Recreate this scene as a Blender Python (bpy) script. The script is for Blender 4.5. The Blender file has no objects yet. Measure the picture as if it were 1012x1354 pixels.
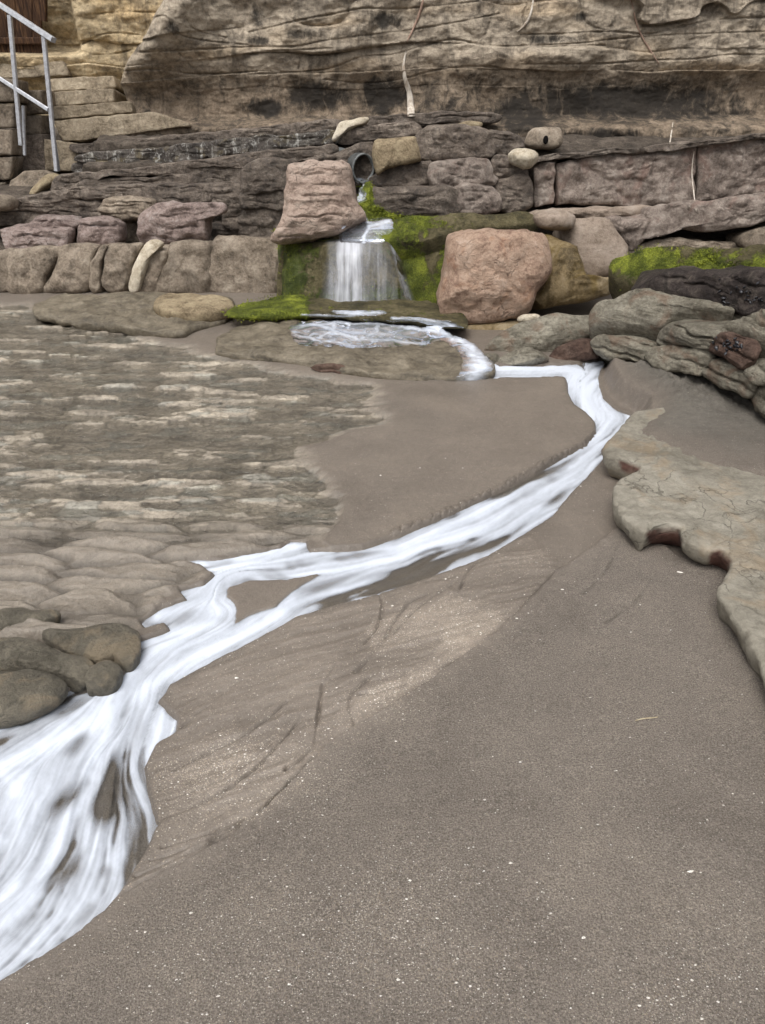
import bpy, math, random
import numpy as np
from mathutils import Vector

# ------------------------------------------------------------------ camera, sky, sun, exposure
SC = bpy.context.scene
COL = SC.collection
H, PITCH, F, CX, CY = 1.5, math.radians(29.0), 1018.0, 506.0, 677.0
SP, CP = math.sin(PITCH), math.cos(PITCH)
cam_d = bpy.data.cameras.new('camera')
cam = bpy.data.objects.new('camera', cam_d)
COL.objects.link(cam)
cam.location = (0, 0, H)
cam.rotation_euler = (math.pi / 2 - PITCH, 0, 0)
cam_d.sensor_fit = 'VERTICAL'
cam_d.sensor_height = 36.0
cam_d.sensor_width = 36.0
cam_d.lens = F / 1354.0 * 36.0
cam_d.clip_start, cam_d.clip_end = 0.05, 500
SC.camera = cam

SUN_EL, SUN_AZ = math.radians(62), math.radians(205)     # azimuth clockwise from +Y
w = bpy.data.worlds.new('World'); SC.world = w; w.use_nodes = True
nt = w.node_tree; nt.nodes.clear()
sky = nt.nodes.new('ShaderNodeTexSky'); sky.sky_type = 'NISHITA'; sky.sun_disc = False
sky.sun_elevation = SUN_EL; sky.sun_rotation = SUN_AZ
sky.air_density = 1.0; sky.dust_density = 6.0; sky.ozone_density = 1.0
hs = nt.nodes.new('ShaderNodeHueSaturation'); hs.inputs['Saturation'].default_value = 0.22   # cloud cover: grey, even sky
bg = nt.nodes.new('ShaderNodeBackground'); bg.inputs[1].default_value = 0.125
wo = nt.nodes.new('ShaderNodeOutputWorld')
nt.links.new(sky.outputs[0], hs.inputs['Color']); nt.links.new(hs.outputs[0], bg.inputs[0]); nt.links.new(bg.outputs[0], wo.inputs[0])
sd = bpy.data.lights.new('sun', 'SUN'); sd.energy = 1.3; sd.angle = math.radians(40); sd.color = (1.0, 0.96, 0.9)
sun = bpy.data.objects.new('sun', sd); COL.objects.link(sun)
sdir = Vector((math.sin(SUN_AZ) * math.cos(SUN_EL), math.cos(SUN_AZ) * math.cos(SUN_EL), math.sin(SUN_EL)))
sun.rotation_euler = (-sdir).to_track_quat('-Z', 'Y').to_euler()
VS = SC.view_settings
VS.view_transform = 'Standard'; VS.look = 'None'; VS.gamma = 1; VS.use_curve_mapping = False
VS.exposure = 0.45
SC.render.engine = 'CYCLES'
SC.cycles.use_denoising = True
SC.cycles.max_bounces = 6; SC.cycles.transparent_max_bounces = 8
SC.cycles.caustics_reflective = False; SC.cycles.caustics_refractive = False

rng = np.random.RandomState(7)
random.seed(7)

# ------------------------------------------------------------------ pixel rays
def ray(px, py):
    px = np.asarray(px, float); py = np.asarray(py, float)
    a = (px - CX) / F; b = (CY - py) / F
    return a, CP + b * SP, -SP + b * CP

def gp(pts, z=0.0):                         # pixels -> points on the level z
    p = np.asarray(pts, float)
    dx, dy, dz = ray(p[:, 0], p[:, 1])
    dz = np.minimum(dz, -0.03)
    t = (z - H) / dz
    return np.stack([t * dx, t * dy, np.full(len(p), 0.0) + z], 1)

def vp(pts, Y, lean=0.0, z0=0.0):           # pixels -> points on an upright plane at distance Y leaning back from z0
    p = np.asarray(pts, float)
    dx, dy, dz = ray(p[:, 0], p[:, 1])
    Yv = np.array([Y(q[0]) for q in p]) if callable(Y) else Y
    t = (Yv + lean * (H - z0)) / (dy - lean * dz)
    return np.stack([t * dx, t * dy, H + t * dz], 1)

# ------------------------------------------------------------------ noise
_perm = np.random.RandomState(3).permutation(256); _perm = np.concatenate([_perm, _perm, _perm])
_grad = np.random.RandomState(4).normal(size=(256, 3)); _grad /= np.linalg.norm(_grad, axis=1)[:, None]
_perm = _perm.astype(np.int32); _g0, _g1, _g2 = [np.ascontiguousarray(_grad[:, i]).astype(np.float32) for i in range(3)]
def pn(x, y, z):                              # gradient noise; an argument may be a plain number
    def prep(t):
        t = np.asarray(t, np.float32); i = np.floor(t); f = t - i
        return i.astype(np.int32) & 255, f, f * f * f * (f * (f * 6 - 15) + 10)
    (xi, xf, u), (yi, yf, v), (zi, zf, w_) = prep(x), prep(y), prep(z)
    def lerp(a, b, t): return a + (b - a) * t
    ax = (_perm[xi], _perm[xi + 1])
    axy = [[_perm[ax[i] + yi + j] for j in (0, 1)] for i in (0, 1)]
    def g(i, j, k):
        h = _perm[axy[i][j] + zi + k]
        return _g0[h] * (xf - i) + _g1[h] * (yf - j) + _g2[h] * (zf - k)
    lay_ = [lerp(lerp(g(0, 0, k), g(1, 0, k), u), lerp(g(0, 1, k), g(1, 1, k), u), v) for k in (0, 1)]
    return 1.6 * lerp(lay_[0], lay_[1], w_)
def fbm(x, y, z, o=4, gain=0.5):
    s = 0; a = 1.0; t = 0
    for i in range(o):
        f = 2.03 ** i
        s = s + a * pn(np.asarray(x) * f + 17.1 * i, np.asarray(y) * f + 5.3 * i, np.asarray(z) * f + 9.7 * i); t += a; a *= gain
    return s / t
def ridged(x, y, z, o=4):
    s = 0; a = 1.0; t = 0
    for i in range(o):
        f = 2.03 ** i
        s = s + a * (1 - 2 * np.abs(pn(np.asarray(x) * f + 7.7 * i, np.asarray(y) * f + 3.1 * i, np.asarray(z) * f))); t += a; a *= 0.5
    return s / t
def ss(a, b, x):
    t = np.clip((x - a) / (b - a), 0, 1)
    return t * t * (3 - 2 * t)

# ------------------------------------------------------------------ distance fields on flat arrays
def seg_d2(px, py, a, b):
    d = b - a; L2 = max(d @ d, 1e-12)
    t = np.clip(((px - a[0]) * d[0] + (py - a[1]) * d[1]) / L2, 0, 1)
    return (px - a[0] - t * d[0]) ** 2 + (py - a[1] - t * d[1]) ** 2
def line_d(line, X, Y, margin=0.25):
    line = np.asarray(line)[:, :2]
    out = np.full(X.shape, 1e3)
    lo = line.min(0) - margin; hi = line.max(0) + margin
    m = (X > lo[0]) & (X < hi[0]) & (Y > lo[1]) & (Y < hi[1])
    x, y = X[m], Y[m]
    best = np.full(x.shape, 1e6)
    for a, b in zip(line[:-1], line[1:]): best = np.minimum(best, seg_d2(x, y, a, b))
    out[m] = np.sqrt(best)
    return out
def poly_d(poly, X, Y, margin=0.3):
    P = np.asarray(poly)[:, :2]
    out = np.full(X.shape, 1e3)
    lo = P.min(0) - margin; hi = P.max(0) + margin
    m = (X > lo[0]) & (X < hi[0]) & (Y > lo[1]) & (Y < hi[1])
    x, y = X[m], Y[m]
    best = np.full(x.shape, 1e6); ins = np.zeros(x.shape, bool)
    for a, b in zip(P, np.roll(P, -1, 0)):
        best = np.minimum(best, seg_d2(x, y, a, b))
        if a[1] != b[1]:
            c = ((a[1] > y) != (b[1] > y)) & (x < (b[0] - a[0]) * (y - a[1]) / (b[1] - a[1]) + a[0])
            ins ^= c
    out[m] = np.where(ins, -1, 1) * np.sqrt(best)
    return out
def smooth_line(pts, n=6, closed=False):     # Catmull-Rom
    P = np.asarray(pts, float); out = []
    N = len(P)
    for i in range(N if closed else N - 1):
        if closed: p0, p1, p2, p3 = P[i - 1], P[i], P[(i + 1) % N], P[(i + 2) % N]
        else: p0, p1, p2, p3 = P[max(i - 1, 0)], P[i], P[i + 1], P[min(i + 2, N - 1)]
        for k in range(n):
            t = k / n
            out.append(0.5 * ((2 * p1) + (-p0 + p2) * t + (2 * p0 - 5 * p1 + 4 * p2 - p3) * t * t + (-p0 + 3 * p1 - 3 * p2 + p3) * t ** 3))
    if not closed: out.append(P[-1])
    return np.array(out)

# ------------------------------------------------------------------ objects
def mesh_obj(name, V, faces, mat, parent=None, attrs=None, smooth=True):
    me = bpy.data.meshes.new(name)
    V = np.asarray(V, np.float32)
    if isinstance(faces, np.ndarray):
        n, k = faces.shape
        me.vertices.add(len(V)); me.vertices.foreach_set('co', V.ravel())
        me.loops.add(n * k); me.loops.foreach_set('vertex_index', faces.astype(np.int32).ravel())
        me.polygons.add(n); me.polygons.foreach_set('loop_start', (np.arange(n) * k).astype(np.int32))
        try: me.polygons.foreach_set('loop_total', np.full(n, k, np.int32))
        except Exception: pass
        me.update(calc_edges=True)
    else:
        me.from_pydata([tuple(v) for v in V.tolist()], [], faces); me.update()
    me.validate()
    if smooth: me.polygons.foreach_set('use_smooth', np.ones(len(me.polygons), bool))
    for k, a in (attrs or {}).items():
        a = np.asarray(a, np.float32)
        if a.ndim == 1:
            at = me.attributes.new(k, 'FLOAT', 'POINT'); at.data.foreach_set('value', a)
        else:
            at = me.attributes.new(k, 'FLOAT_COLOR', 'POINT')
            at.data.foreach_set('color', np.concatenate([a, np.ones((len(a), 1), np.float32)], 1).ravel())
    if mat: me.materials.append(mat)
    o = bpy.data.objects.new(name, me); COL.objects.link(o)
    if parent: o.parent = parent
    return o
def grid_faces(nr, nc, mask=None):
    i = np.arange(nr * nc).reshape(nr, nc)
    f = np.stack([i[:-1, :-1], i[:-1, 1:], i[1:, 1:], i[1:, :-1]], -1).reshape(-1, 4)
    if mask is not None:
        m = mask[:-1, :-1] | mask[:-1, 1:] | mask[1:, 1:] | mask[1:, :-1]
        f = f[m.ravel()]
    return f
def compact(V, f, attrs):
    used = np.unique(f); re = np.full(len(V), -1); re[used] = np.arange(len(used))
    return V[used], re[f], {k: a[used] for k, a in attrs.items()}
def tag(o, label=None, cat=None, group=None, kind=None):
    if label: o['label'] = label
    if cat: o['category'] = cat
    if group: o['group'] = group
    if kind: o['kind'] = kind
    return o
def empty(name, loc, label, cat, group=None):
    o = bpy.data.objects.new(name, None); COL.objects.link(o); o.empty_display_size = 0.1
    o.location = loc
    bpy.context.view_layer.update()
    return tag(o, label, cat, group)
def keep(o, parent):                        # parent without moving
    o.parent = parent; o.matrix_parent_inverse = parent.matrix_world.inverted(); return o

# ------------------------------------------------------------------ materials
class NT:
    def __init__(s, name):
        s.m = bpy.data.materials.new(name); s.m.use_nodes = True
        s.t = s.m.node_tree; s.t.nodes.clear()
        s.out = s.n('ShaderNodeOutputMaterial')
    def n(s, t, **kw):
        nd = s.t.nodes.new(t)
        for k, v in kw.items(): setattr(nd, k, v)
        return nd
    def l(s, a, b): s.t.links.new(a, b)
    def val(s, sock, v):
        if hasattr(v, 'is_output') or isinstance(v, bpy.types.NodeSocket): s.l(v, sock)
        else: sock.default_value = v
    def math(s, op, a, b=0.0, clamp=False):
        nd = s.n('ShaderNodeMath', operation=op, use_clamp=clamp); s.val(nd.inputs[0], a); s.val(nd.inputs[1], b); return nd.outputs[0]
    def mix(s, f, a, b, blend='MIX'):
        nd = s.n('ShaderNodeMix', data_type='RGBA', blend_type=blend)
        s.val(nd.inputs[0], f)
        for sock, v in ((nd.inputs[6], a), (nd.inputs[7], b)):
            s.val(sock, (*v, 1) if isinstance(v, tuple) and len(v) == 3 else v)
        return nd.outputs[2]
    def noise(s, vec, scale, detail=6, rough=0.6, dist=0.0):
        nd = s.n('ShaderNodeTexNoise'); s.l(vec, nd.inputs['Vector'])
        nd.inputs['Scale'].default_value = scale; nd.inputs['Detail'].default_value = detail
        nd.inputs['Roughness'].default_value = rough; nd.inputs['Distortion'].default_value = dist
        return nd.outputs[0]
    def voro(s, vec, scale, feature='F1', rnd=1.0):
        nd = s.n('ShaderNodeTexVoronoi', feature=feature); s.l(vec, nd.inputs['Vector'])
        nd.inputs['Scale'].default_value = scale; nd.inputs['Randomness'].default_value = rnd
        return nd.outputs[0]
    def step(s, v, a, b):
        nd = s.n('ShaderNodeMapRange', interpolation_type='SMOOTHSTEP'); s.l(v, nd.inputs[0])
        nd.inputs[1].default_value = a; nd.inputs[2].default_value = b; return nd.outputs[0]
    def ramp(s, v, stops):
        nd = s.n('ShaderNodeValToRGB'); s.l(v, nd.inputs[0]); e = nd.color_ramp.elements
        while len(e) < len(stops): e.new(0.5)
        for k, (p, c) in enumerate(stops): e[k].position = p; e[k].color = (*c, 1)
        return nd.outputs[0]
    def attr(s, name, fac=True):
        nd = s.n('ShaderNodeAttribute', attribute_name=name); return nd.outputs['Fac'] if fac else nd.outputs['Color']
    def pos(s, scale=(1, 1, 1), rot=(0, 0, 0)):
        g = s.n('ShaderNodeNewGeometry'); mp = s.n('ShaderNodeMapping'); s.l(g.outputs['Position'], mp.inputs[0])
        mp.inputs['Scale'].default_value = scale; mp.inputs['Rotation'].default_value = rot
        return mp.outputs[0]
    def bump(s, h, strength, dist, normal=None):
        b = s.n('ShaderNodeBump'); b.inputs['Strength'].default_value = strength; b.inputs['Distance'].default_value = dist
        s.l(h, b.inputs['Height'])
        if normal: s.l(normal, b.inputs['Normal'])
        return b.outputs[0]
    def surf(s, color, rough=0.8, spec=0.3, normal=None, metal=0.0):
        b = s.n('ShaderNodeBsdfPrincipled')
        s.val(b.inputs['Base Color'], (*color, 1) if isinstance(color, tuple) else color)
        s.val(b.inputs['Roughness'], rough); s.val(b.inputs['Specular IOR Level'], spec); b.inputs['Metallic'].default_value = metal
        if normal: s.l(normal, b.inputs['Normal'])
        return b.outputs[0]

def rock_mat(name, dark, mid, light, stain=0.3, crust=0.2, sc=1.0, bump=0.6, rough=0.8, spec=0.25, strata=1.0,
             crack=0.0, accent=None, acc=0.0, vcol=False, vary=0.16, black=(0.018, 0.016, 0.014), pale=(0.42, 0.39, 0.34), drip=0.0):
    k = NT(name)
    P = k.pos(); Q = k.pos((1, 1, strata))
    n1 = k.noise(Q, 2.6 * sc, 6, 0.62, 0.6); n2 = k.noise(Q, 10 * sc, 9, 0.66, 0.4); n3 = k.noise(P, 42 * sc, 7, 0.75, 0.3)
    v = k.math('ADD', k.math('MULTIPLY', n1, 0.36), k.math('ADD', k.math('MULTIPLY', n2, 0.36), k.math('MULTIPLY', n3, 0.34)))
    c = k.ramp(v, [(0.44, dark), (0.53, mid), (0.64, light)])
    if accent:
        c = k.mix(k.math('MULTIPLY', k.step(k.noise(P, 4.5 * sc, 7, 0.6, 0.8), 0.52, 0.66), acc), c, accent)
    oi = k.n('ShaderNodeObjectInfo')
    vr = k.math('ADD', k.math('MULTIPLY', oi.outputs['Random'], 2 * vary), 1 - vary)
    cv = k.n('ShaderNodeCombineColor'); [k.l(vr, cv.inputs[i]) for i in range(3)]
    c = k.mix(1.0, c, cv.outputs[0], 'MULTIPLY')
    if vcol:
        c = k.mix(1.0, c, k.attr('Col', False), 'MULTIPLY')
    c = k.mix(k.math('MULTIPLY', k.step(k.noise(P, 13 * sc, 9, 0.75, 1.6), 0.54, 0.66), crust), c, pale)
    st = k.step(k.noise(k.pos((1, 1, 0.45)), 5.5 * sc, 9, 0.68, 0.9), 0.50, 0.64)
    c = k.mix(k.math('MULTIPLY', st, stain), c, black)
    if vcol:
        c = k.mix(k.math('MULTIPLY', k.step(k.math('ADD', k.math('MULTIPLY', k.noise(k.pos((1, 1, .55)), 8, 10, 0.74, 0.9), 0.95), k.math('MULTIPLY', k.attr('stain'), 0.42)), 0.56, 0.86), 0.93), c, black)
    if vcol:
        dk = k.step(k.noise(k.pos((1, 1, 0.13)), 7, 7, 0.7, 0.5), 0.52, 0.70)
        c = k.mix(k.math('MULTIPLY', dk, 0.6), c, (0.04, 0.033, 0.026))
    if drip:
        dr = k.step(k.noise(k.pos((1, 1, 0.12)), 16, 6, 0.7, 0.3), 0.55, 0.68)
        c = k.mix(k.math('MULTIPLY', dr, drip), c, (0.55, 0.54, 0.5))
    h = k.math('ADD', k.math('MULTIPLY', n2, 0.5), k.math('ADD', k.math('MULTIPLY', n3, 0.45), k.math('MULTIPLY', k.noise(P, 150, 3, 0.6), 0.16)))
    if crack:
        e = k.n('ShaderNodeTexVoronoi', feature='DISTANCE_TO_EDGE')
        wv = k.n('ShaderNodeVectorMath', operation='ADD'); k.l(k.pos((1, 1, 1.7 * strata)), wv.inputs[0])
        nz = k.n('ShaderNodeTexNoise'); k.l(P, nz.inputs['Vector']); nz.inputs['Scale'].default_value = 5; nz.inputs['Detail'].default_value = 5
        sv = k.n('ShaderNodeVectorMath', operation='SCALE'); k.l(nz.outputs[1], sv.inputs[0]); sv.inputs['Scale'].default_value = 0.5
        k.l(sv.outputs[0], wv.inputs[1]); k.l(wv.outputs[0], e.inputs['Vector']); e.inputs['Scale'].default_value = 3.2 * sc
        cr = k.step(e.outputs[0], 0.0, 0.022)
        cm = k.math('MULTIPLY', k.math('SUBTRACT', 1.0, cr), k.math('MULTIPLY', k.step(n1, 0.42, 0.6), crack))
        c = k.mix(cm, c, (0.03, 0.024, 0.018)); h = k.math('SUBTRACT', h, k.math('MULTIPLY', cm, 0.6))
    c = k.mix(k.attr('red'), c, k.ramp(n2, [(0.4, (0.03, 0.015, 0.012)), (0.6, (0.12, 0.062, 0.048))]))
    # moss where the attribute asks for it
    ma = k.attr('moss')
    mf = k.step(k.math('ADD', ma, k.math('MULTIPLY', k.math('SUBTRACT', k.math('ADD', k.math('MULTIPLY', k.noise(P, 26, 8, 0.7), 0.5), k.math('MULTIPLY', k.noise(P, 5, 5, 0.6), 0.5)), 0.5), 2.2)), 0.36, 0.62)
    mc = k.ramp(k.math('ADD', k.math('MULTIPLY', k.noise(P, 7, 5, 0.6), 0.6), k.math('MULTIPLY', k.noise(P, 120, 4, 0.7), 0.4)),
                [(0.36, (0.022, 0.032, 0.007)), (0.5, (0.15, 0.18, 0.025)), (0.62, (0.42, 0.47, 0.06))])
    mk = k.attr('mossdark')
    mc = k.mix(mk, mc, k.ramp(n2, [(0.36, (0.02, 0.03, 0.011)), (0.5, (0.05, 0.068, 0.022)), (0.64, (0.13, 0.155, 0.065))]))
    c = k.mix(mf, c, mc)
    h = k.math('ADD', h, k.math('MULTIPLY', mf, k.math('MULTIPLY', k.noise(P, 140, 5, 0.7), 0.8)))
    k.l(k.surf(c, rough, spec, k.bump(h, bump, 0.06)), k.out.inputs[0])
    return k.m

M = {}
M['cliff'] = rock_mat('cliff_rock', (0.15, 0.129, 0.104), (0.32, 0.278, 0.224), (0.51, 0.45, 0.368), stain=0.42, crust=0.12, sc=0.8, bump=0.65, strata=2.0, crack=0.10, vcol=True, vary=0.0)
M['wet'] = rock_mat('dark_wet_stone', (0.058, 0.046, 0.037), (0.15, 0.120, 0.096), (0.31, 0.26, 0.212), stain=0.42, crust=0.30, sc=1.3, bump=0.8, rough=0.6, spec=0.4, strata=1.6, crack=0.4, vary=0.25, pale=(0.25, 0.23, 0.22))
M['white'] = rock_mat('white_crusted_stone', (0.035, 0.028, 0.024), (0.09, 0.076, 0.065), (0.24, 0.22, 0.19), stain=0.4, crust=0.9, sc=1.4, bump=0.8, rough=0.6, spec=0.4, vary=0.25, drip=0.85, pale=(0.5, 0.49, 0.46), accent=(0.30, 0.23, 0.09), acc=0.35)
M['brown'] = rock_mat('brown_stone', (0.10, 0.08, 0.06), (0.25, 0.203, 0.155), (0.41, 0.35, 0.28), stain=0.28, crust=0.12, sc=1.2, bump=0.7, vary=0.15)
M['pinkgrey'] = rock_mat('pinkish_grey_block', (0.15, 0.113, 0.100), (0.345, 0.267, 0.238), (0.50, 0.43, 0.40), stain=0.18, crust=0.25, sc=1.5, bump=0.9, strata=1.6, crack=0.5, vary=0.14, pale=(0.46, 0.405, 0.385))
M['pink'] = rock_mat('pink_stone', (0.30, 0.19, 0.14), (0.55, 0.385, 0.285), (0.66, 0.50, 0.395), stain=0.10, crust=0.22, sc=1.6, bump=1.0, crack=0.4, vary=0.06, accent=(0.45, 0.21, 0.10), acc=0.3, pale=(0.42, 0.33, 0.27))
M['pinktall'] = rock_mat('pale_pink_stone', (0.28, 0.20, 0.16), (0.55, 0.42, 0.345), (0.66, 0.54, 0.455), stain=0.18, crust=0.12, sc=1.6, bump=1.0, crack=0.6, strata=1.8, vary=0.05)
M['tan'] = rock_mat('tan_stone', (0.13, 0.098, 0.06), (0.30, 0.235, 0.15), (0.46, 0.38, 0.25), stain=0.18, crust=0.4, sc=1.5, bump=0.8, vary=0.08, pale=(0.52, 0.44, 0.28))
M['cream'] = rock_mat('cream_stone', (0.34, 0.28, 0.2), (0.52, 0.46, 0.36), (0.66, 0.6, 0.49), stain=0.06, crust=0.1, sc=1.5, bump=0.6, vary=0.05)
M['grey'] = rock_mat('smooth_grey_stone', (0.15, 0.115, 0.088), (0.27, 0.215, 0.17), (0.36, 0.30, 0.25), stain=0.08, crust=0.1, sc=1.0, bump=0.5, vary=0.08)
M['ochre'] = rock_mat('ochre_streaked_stone', (0.075, 0.05, 0.016), (0.20, 0.145, 0.07), (0.33, 0.265, 0.17), stain=0.12, crust=0.05, sc=1.0, bump=0.5, rough=0.55, spec=0.4, strata=0.3, accent=(0.15, 0.10, 0.02), acc=0.7, vary=0.05)
M['block'] = rock_mat('weathered_pinkish_block', (0.11, 0.087, 0.073), (0.25, 0.203, 0.172), (0.43, 0.375, 0.325), stain=0.3, crust=0.55, sc=1.1, bump=0.8, vary=0.08, pale=(0.45, 0.395, 0.345), accent=(0.25, 0.15, 0.12), acc=0.4)
M['ledge'] = rock_mat('layered_sandstone', (0.075, 0.066, 0.05), (0.165, 0.15, 0.117), (0.29, 0.268, 0.215), stain=0.12, crust=0.12, sc=1.2, bump=0.6, strata=3.5, accent=(0.15, 0.085, 0.055), acc=0.45, vary=0.14, rough=0.65, crack=0.35)
M['darkslab'] = rock_mat('dark_slab', (0.022, 0.017, 0.016), (0.06, 0.047, 0.043), (0.15, 0.125, 0.105), stain=0.6, crust=0.2, sc=1.5, bump=1.0, rough=0.6, vary=0.05, pale=(0.24, 0.2, 0.15))
M['red'] = rock_mat('red_brown_stone', (0.045, 0.026, 0.02), (0.105, 0.066, 0.05), (0.18, 0.125, 0.098), stain=0.25, crust=0.06, sc=1.3, bump=0.7, vary=0.05)
M['slab'] = rock_mat('pale_flat_slab', (0.15, 0.136, 0.108), (0.228, 0.209, 0.170), (0.315, 0.292, 0.242), stain=0.05, crust=0.12, sc=1.1, bump=0.5, crack=0.55, vary=0.04, accent=(0.30, 0.215, 0.13), acc=0.35, pale=(0.36, 0.33, 0.26))
M['lowslab'] = rock_mat('low_wet_slab', (0.06, 0.05, 0.036), (0.145, 0.122, 0.087), (0.25, 0.215, 0.16), stain=0.18, crust=0.1, sc=1.1, bump=0.5, rough=0.5, spec=0.4, strata=3, vary=0.06)
M['cobble'] = rock_mat('rounded_olive_stone', (0.085, 0.076, 0.057), (0.165, 0.147, 0.113), (0.26, 0.23, 0.175), stain=0.12, crust=0.08, sc=1.6, bump=0.9, rough=0.55, spec=0.4, accent=(0.31, 0.25, 0.17), acc=0.75, vary=0.08)
M['moss'] = rock_mat('mossy_stone', (0.04, 0.035, 0.018), (0.10, 0.085, 0.042), (0.19, 0.16, 0.09), stain=0.2, crust=0.05, sc=1.2, bump=0.9, rough=0.7, vary=0.05)
M['step'] = rock_mat('carved_step_stone', (0.13, 0.102, 0.07), (0.30, 0.245, 0.175), (0.46, 0.39, 0.29), stain=0.2, crust=0.15, sc=1.2, bump=0.7, vary=0.1)
M['bank'] = rock_mat('bank_rock', (0.042, 0.034, 0.027), (0.095, 0.077, 0.061), (0.20, 0.165, 0.135), stain=0.4, crust=0.1, sc=1.2, bump=0.8, vary=0.0)

# sand, with wetness, grit and rock given per point
k = NT('sand'); P = k.pos()
col = k.attr('Col', False); wet = k.attr('wet'); grit = k.attr('grit'); rk = k.attr('rock')
nA = k.noise(P, 3.0, 6, 0.6, 0.4); nB = k.noise(P, 38, 6, 0.65); nC = k.noise(P, 190, 4, 0.7); nD = k.noise(P, 620, 2, 0.6)
tone = k.math('ADD', k.math('MULTIPLY', nA, 0.5), k.math('ADD', k.math('MULTIPLY', nB, 0.28), k.math('MULTIPLY', nC, 0.3)))
c = k.mix(1.0, col, k.ramp(tone, [(0.36, (0.74, 0.73, 0.72)), (0.54, (1.0, 1.0, 1.0)), (0.7, (1.22, 1.21, 1.18))]), 'MULTIPLY')
gr = k.ramp(k.noise(P, 260, 3, 0.75), [(0.36, (0.60, 0.595, 0.59)), (0.5, (1.0, 1.0, 1.0)), (0.64, (1.5, 1.5, 1.48))])
c = k.mix(k.math('MULTIPLY', k.math('SUBTRACT', 1.0, k.math('MULTIPLY', wet, 0.6)), k.math('SUBTRACT', 1.0, rk)), c, k.mix(1.0, c, gr, 'MULTIPLY'))
vd = k.n('ShaderNodeTexVoronoi', feature='F1'); k.l(P, vd.inputs['Vector']); vd.inputs['Scale'].default_value = 290
sep = k.n('ShaderNodeSeparateColor'); k.l(vd.outputs['Color'], sep.inputs[0])
spk = k.math('MULTIPLY', k.math('LESS_THAN', sep.outputs[0], k.math('MULTIPLY', grit, k.math('ADD', nB, 0.1))), k.math('LESS_THAN', vd.outputs['Distance'], k.math('ADD', k.math('MULTIPLY', sep.outputs[1], 0.35), 0.22)))
c = k.mix(k.math('MULTIPLY', spk, 0.68), c, k.mix(sep.outputs[2], (0.33, 0.26, 0.19), (0.58, 0.53, 0.45)))
rkc = k.ramp(k.math('ADD', k.math('MULTIPLY', k.noise(k.pos((1, 1.5, 1)), 7, 9, 0.7, 1.0), 0.62), k.math('MULTIPLY', k.noise(k.pos((1, 1.6, 1)), 38, 6, 0.7, .5), 0.38)),
             [(0.36, (0.50, 0.485, 0.46)), (0.47, (0.84, 0.83, 0.80)), (0.56, (1.12, 1.10, 1.06)), (0.66, (1.55, 1.55, 1.52))])
c = k.mix(rk, c, k.mix(1.0, c, rkc, 'MULTIPLY'))
dry = k.math('SUBTRACT', 1.0, wet)
h = k.math('ADD', k.math('MULTIPLY', nC, k.math('ADD', k.math('MULTIPLY', dry, 0.85), 0.12)), k.math('ADD', k.math('MULTIPLY', nB, k.math('ADD', k.math('MULTIPLY', rk, 1.0), 0.35)), k.math('MULTIPLY', nD, k.math('MULTIPLY', dry, 0.35))))
rg = k.math('SUBTRACT', 0.88, k.math('MULTIPLY', wet, 0.48))
k.l(k.surf(c, rg, k.math('ADD', 0.15, k.math('MULTIPLY', wet, 0.3)), k.bump(h, 0.9, 0.014)), k.out.inputs[0])
M['sand'] = k.m

# silky foaming water: how much foam each point carries is an attribute
def foam_mat(name, fine_rot=0.0):
    k = NT(name); P = k.pos()
    a = k.attr('foam')
    a2 = k.math('ADD', a, k.math('MULTIPLY', k.math('SUBTRACT', k.noise(P, 60, 4, 0.6), 0.5), 0.10), True)
    fo = k.n('ShaderNodeBsdfPrincipled'); fo.inputs['Base Color'].default_value = (0.60, 0.645, 0.725, 1)
    fo.inputs['Roughness'].default_value = 0.45; fo.inputs['Specular IOR Level'].default_value = 0.3
    tr = k.n('ShaderNodeBsdfTransparent'); tr.inputs[0].default_value = (0.93, 0.94, 0.93, 1)
    gl = k.n('ShaderNodeBsdfGlossy'); gl.inputs['Roughness'].default_value = 0.12; gl.inputs[0].default_value = (0.9, 0.93, 1, 1)
    fr = k.n('ShaderNodeFresnel'); fr.inputs[0].default_value = 1.33
    m1 = k.n('ShaderNodeMixShader'); k.l(fr.outputs[0], m1.inputs[0]); k.l(tr.outputs[0], m1.inputs[1]); k.l(gl.outputs[0], m1.inputs[2])
    m2 = k.n('ShaderNodeMixShader'); k.l(a2, m2.inputs[0]); k.l(m1.outputs[0], m2.inputs[1]); k.l(fo.outputs[0], m2.inputs[2])
    b = k.bump(k.noise(P, 22, 3, 0.5), 0.25, 0.01); k.l(b, gl.inputs['Normal']); k.l(b, fr.inputs['Normal'])
    k.l(m2.outputs[0], k.out.inputs[0])
    return k.m
M['foam'] = foam_mat('foaming_water')
k = NT('water_veil'); tr = k.n('ShaderNodeBsdfTransparent'); fo = k.n('ShaderNodeBsdfPrincipled'); fo.inputs['Base Color'].default_value = (0.66, 0.68, 0.74, 1); fo.inputs['Roughness'].default_value = 0.4
mx = k.n('ShaderNodeMixShader'); k.l(k.attr('foam'), mx.inputs[0]); k.l(tr.outputs[0], mx.inputs[1]); k.l(fo.outputs[0], mx.inputs[2]); k.l(mx.outputs[0], k.out.inputs[0]); M['veil'] = k.m
k = NT('clear_shallow_water'); P = k.pos((1, 1.5, 1))
tr = k.n('ShaderNodeBsdfTransparent'); tr.inputs[0].default_value = (0.95, 0.95, 0.935, 1)
gl = k.n('ShaderNodeBsdfGlossy'); gl.inputs['Roughness'].default_value = 0.06
fr = k.n('ShaderNodeFresnel'); fr.inputs[0].default_value = 1.33
b = k.bump(k.math('ADD', k.noise(P, 14, 4, 0.55, 0.6), k.math('MULTIPLY', k.noise(P, 50, 3, 0.5), 0.35)), 0.8, 0.03)
k.l(b, gl.inputs['Normal']); k.l(b, fr.inputs['Normal'])
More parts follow.
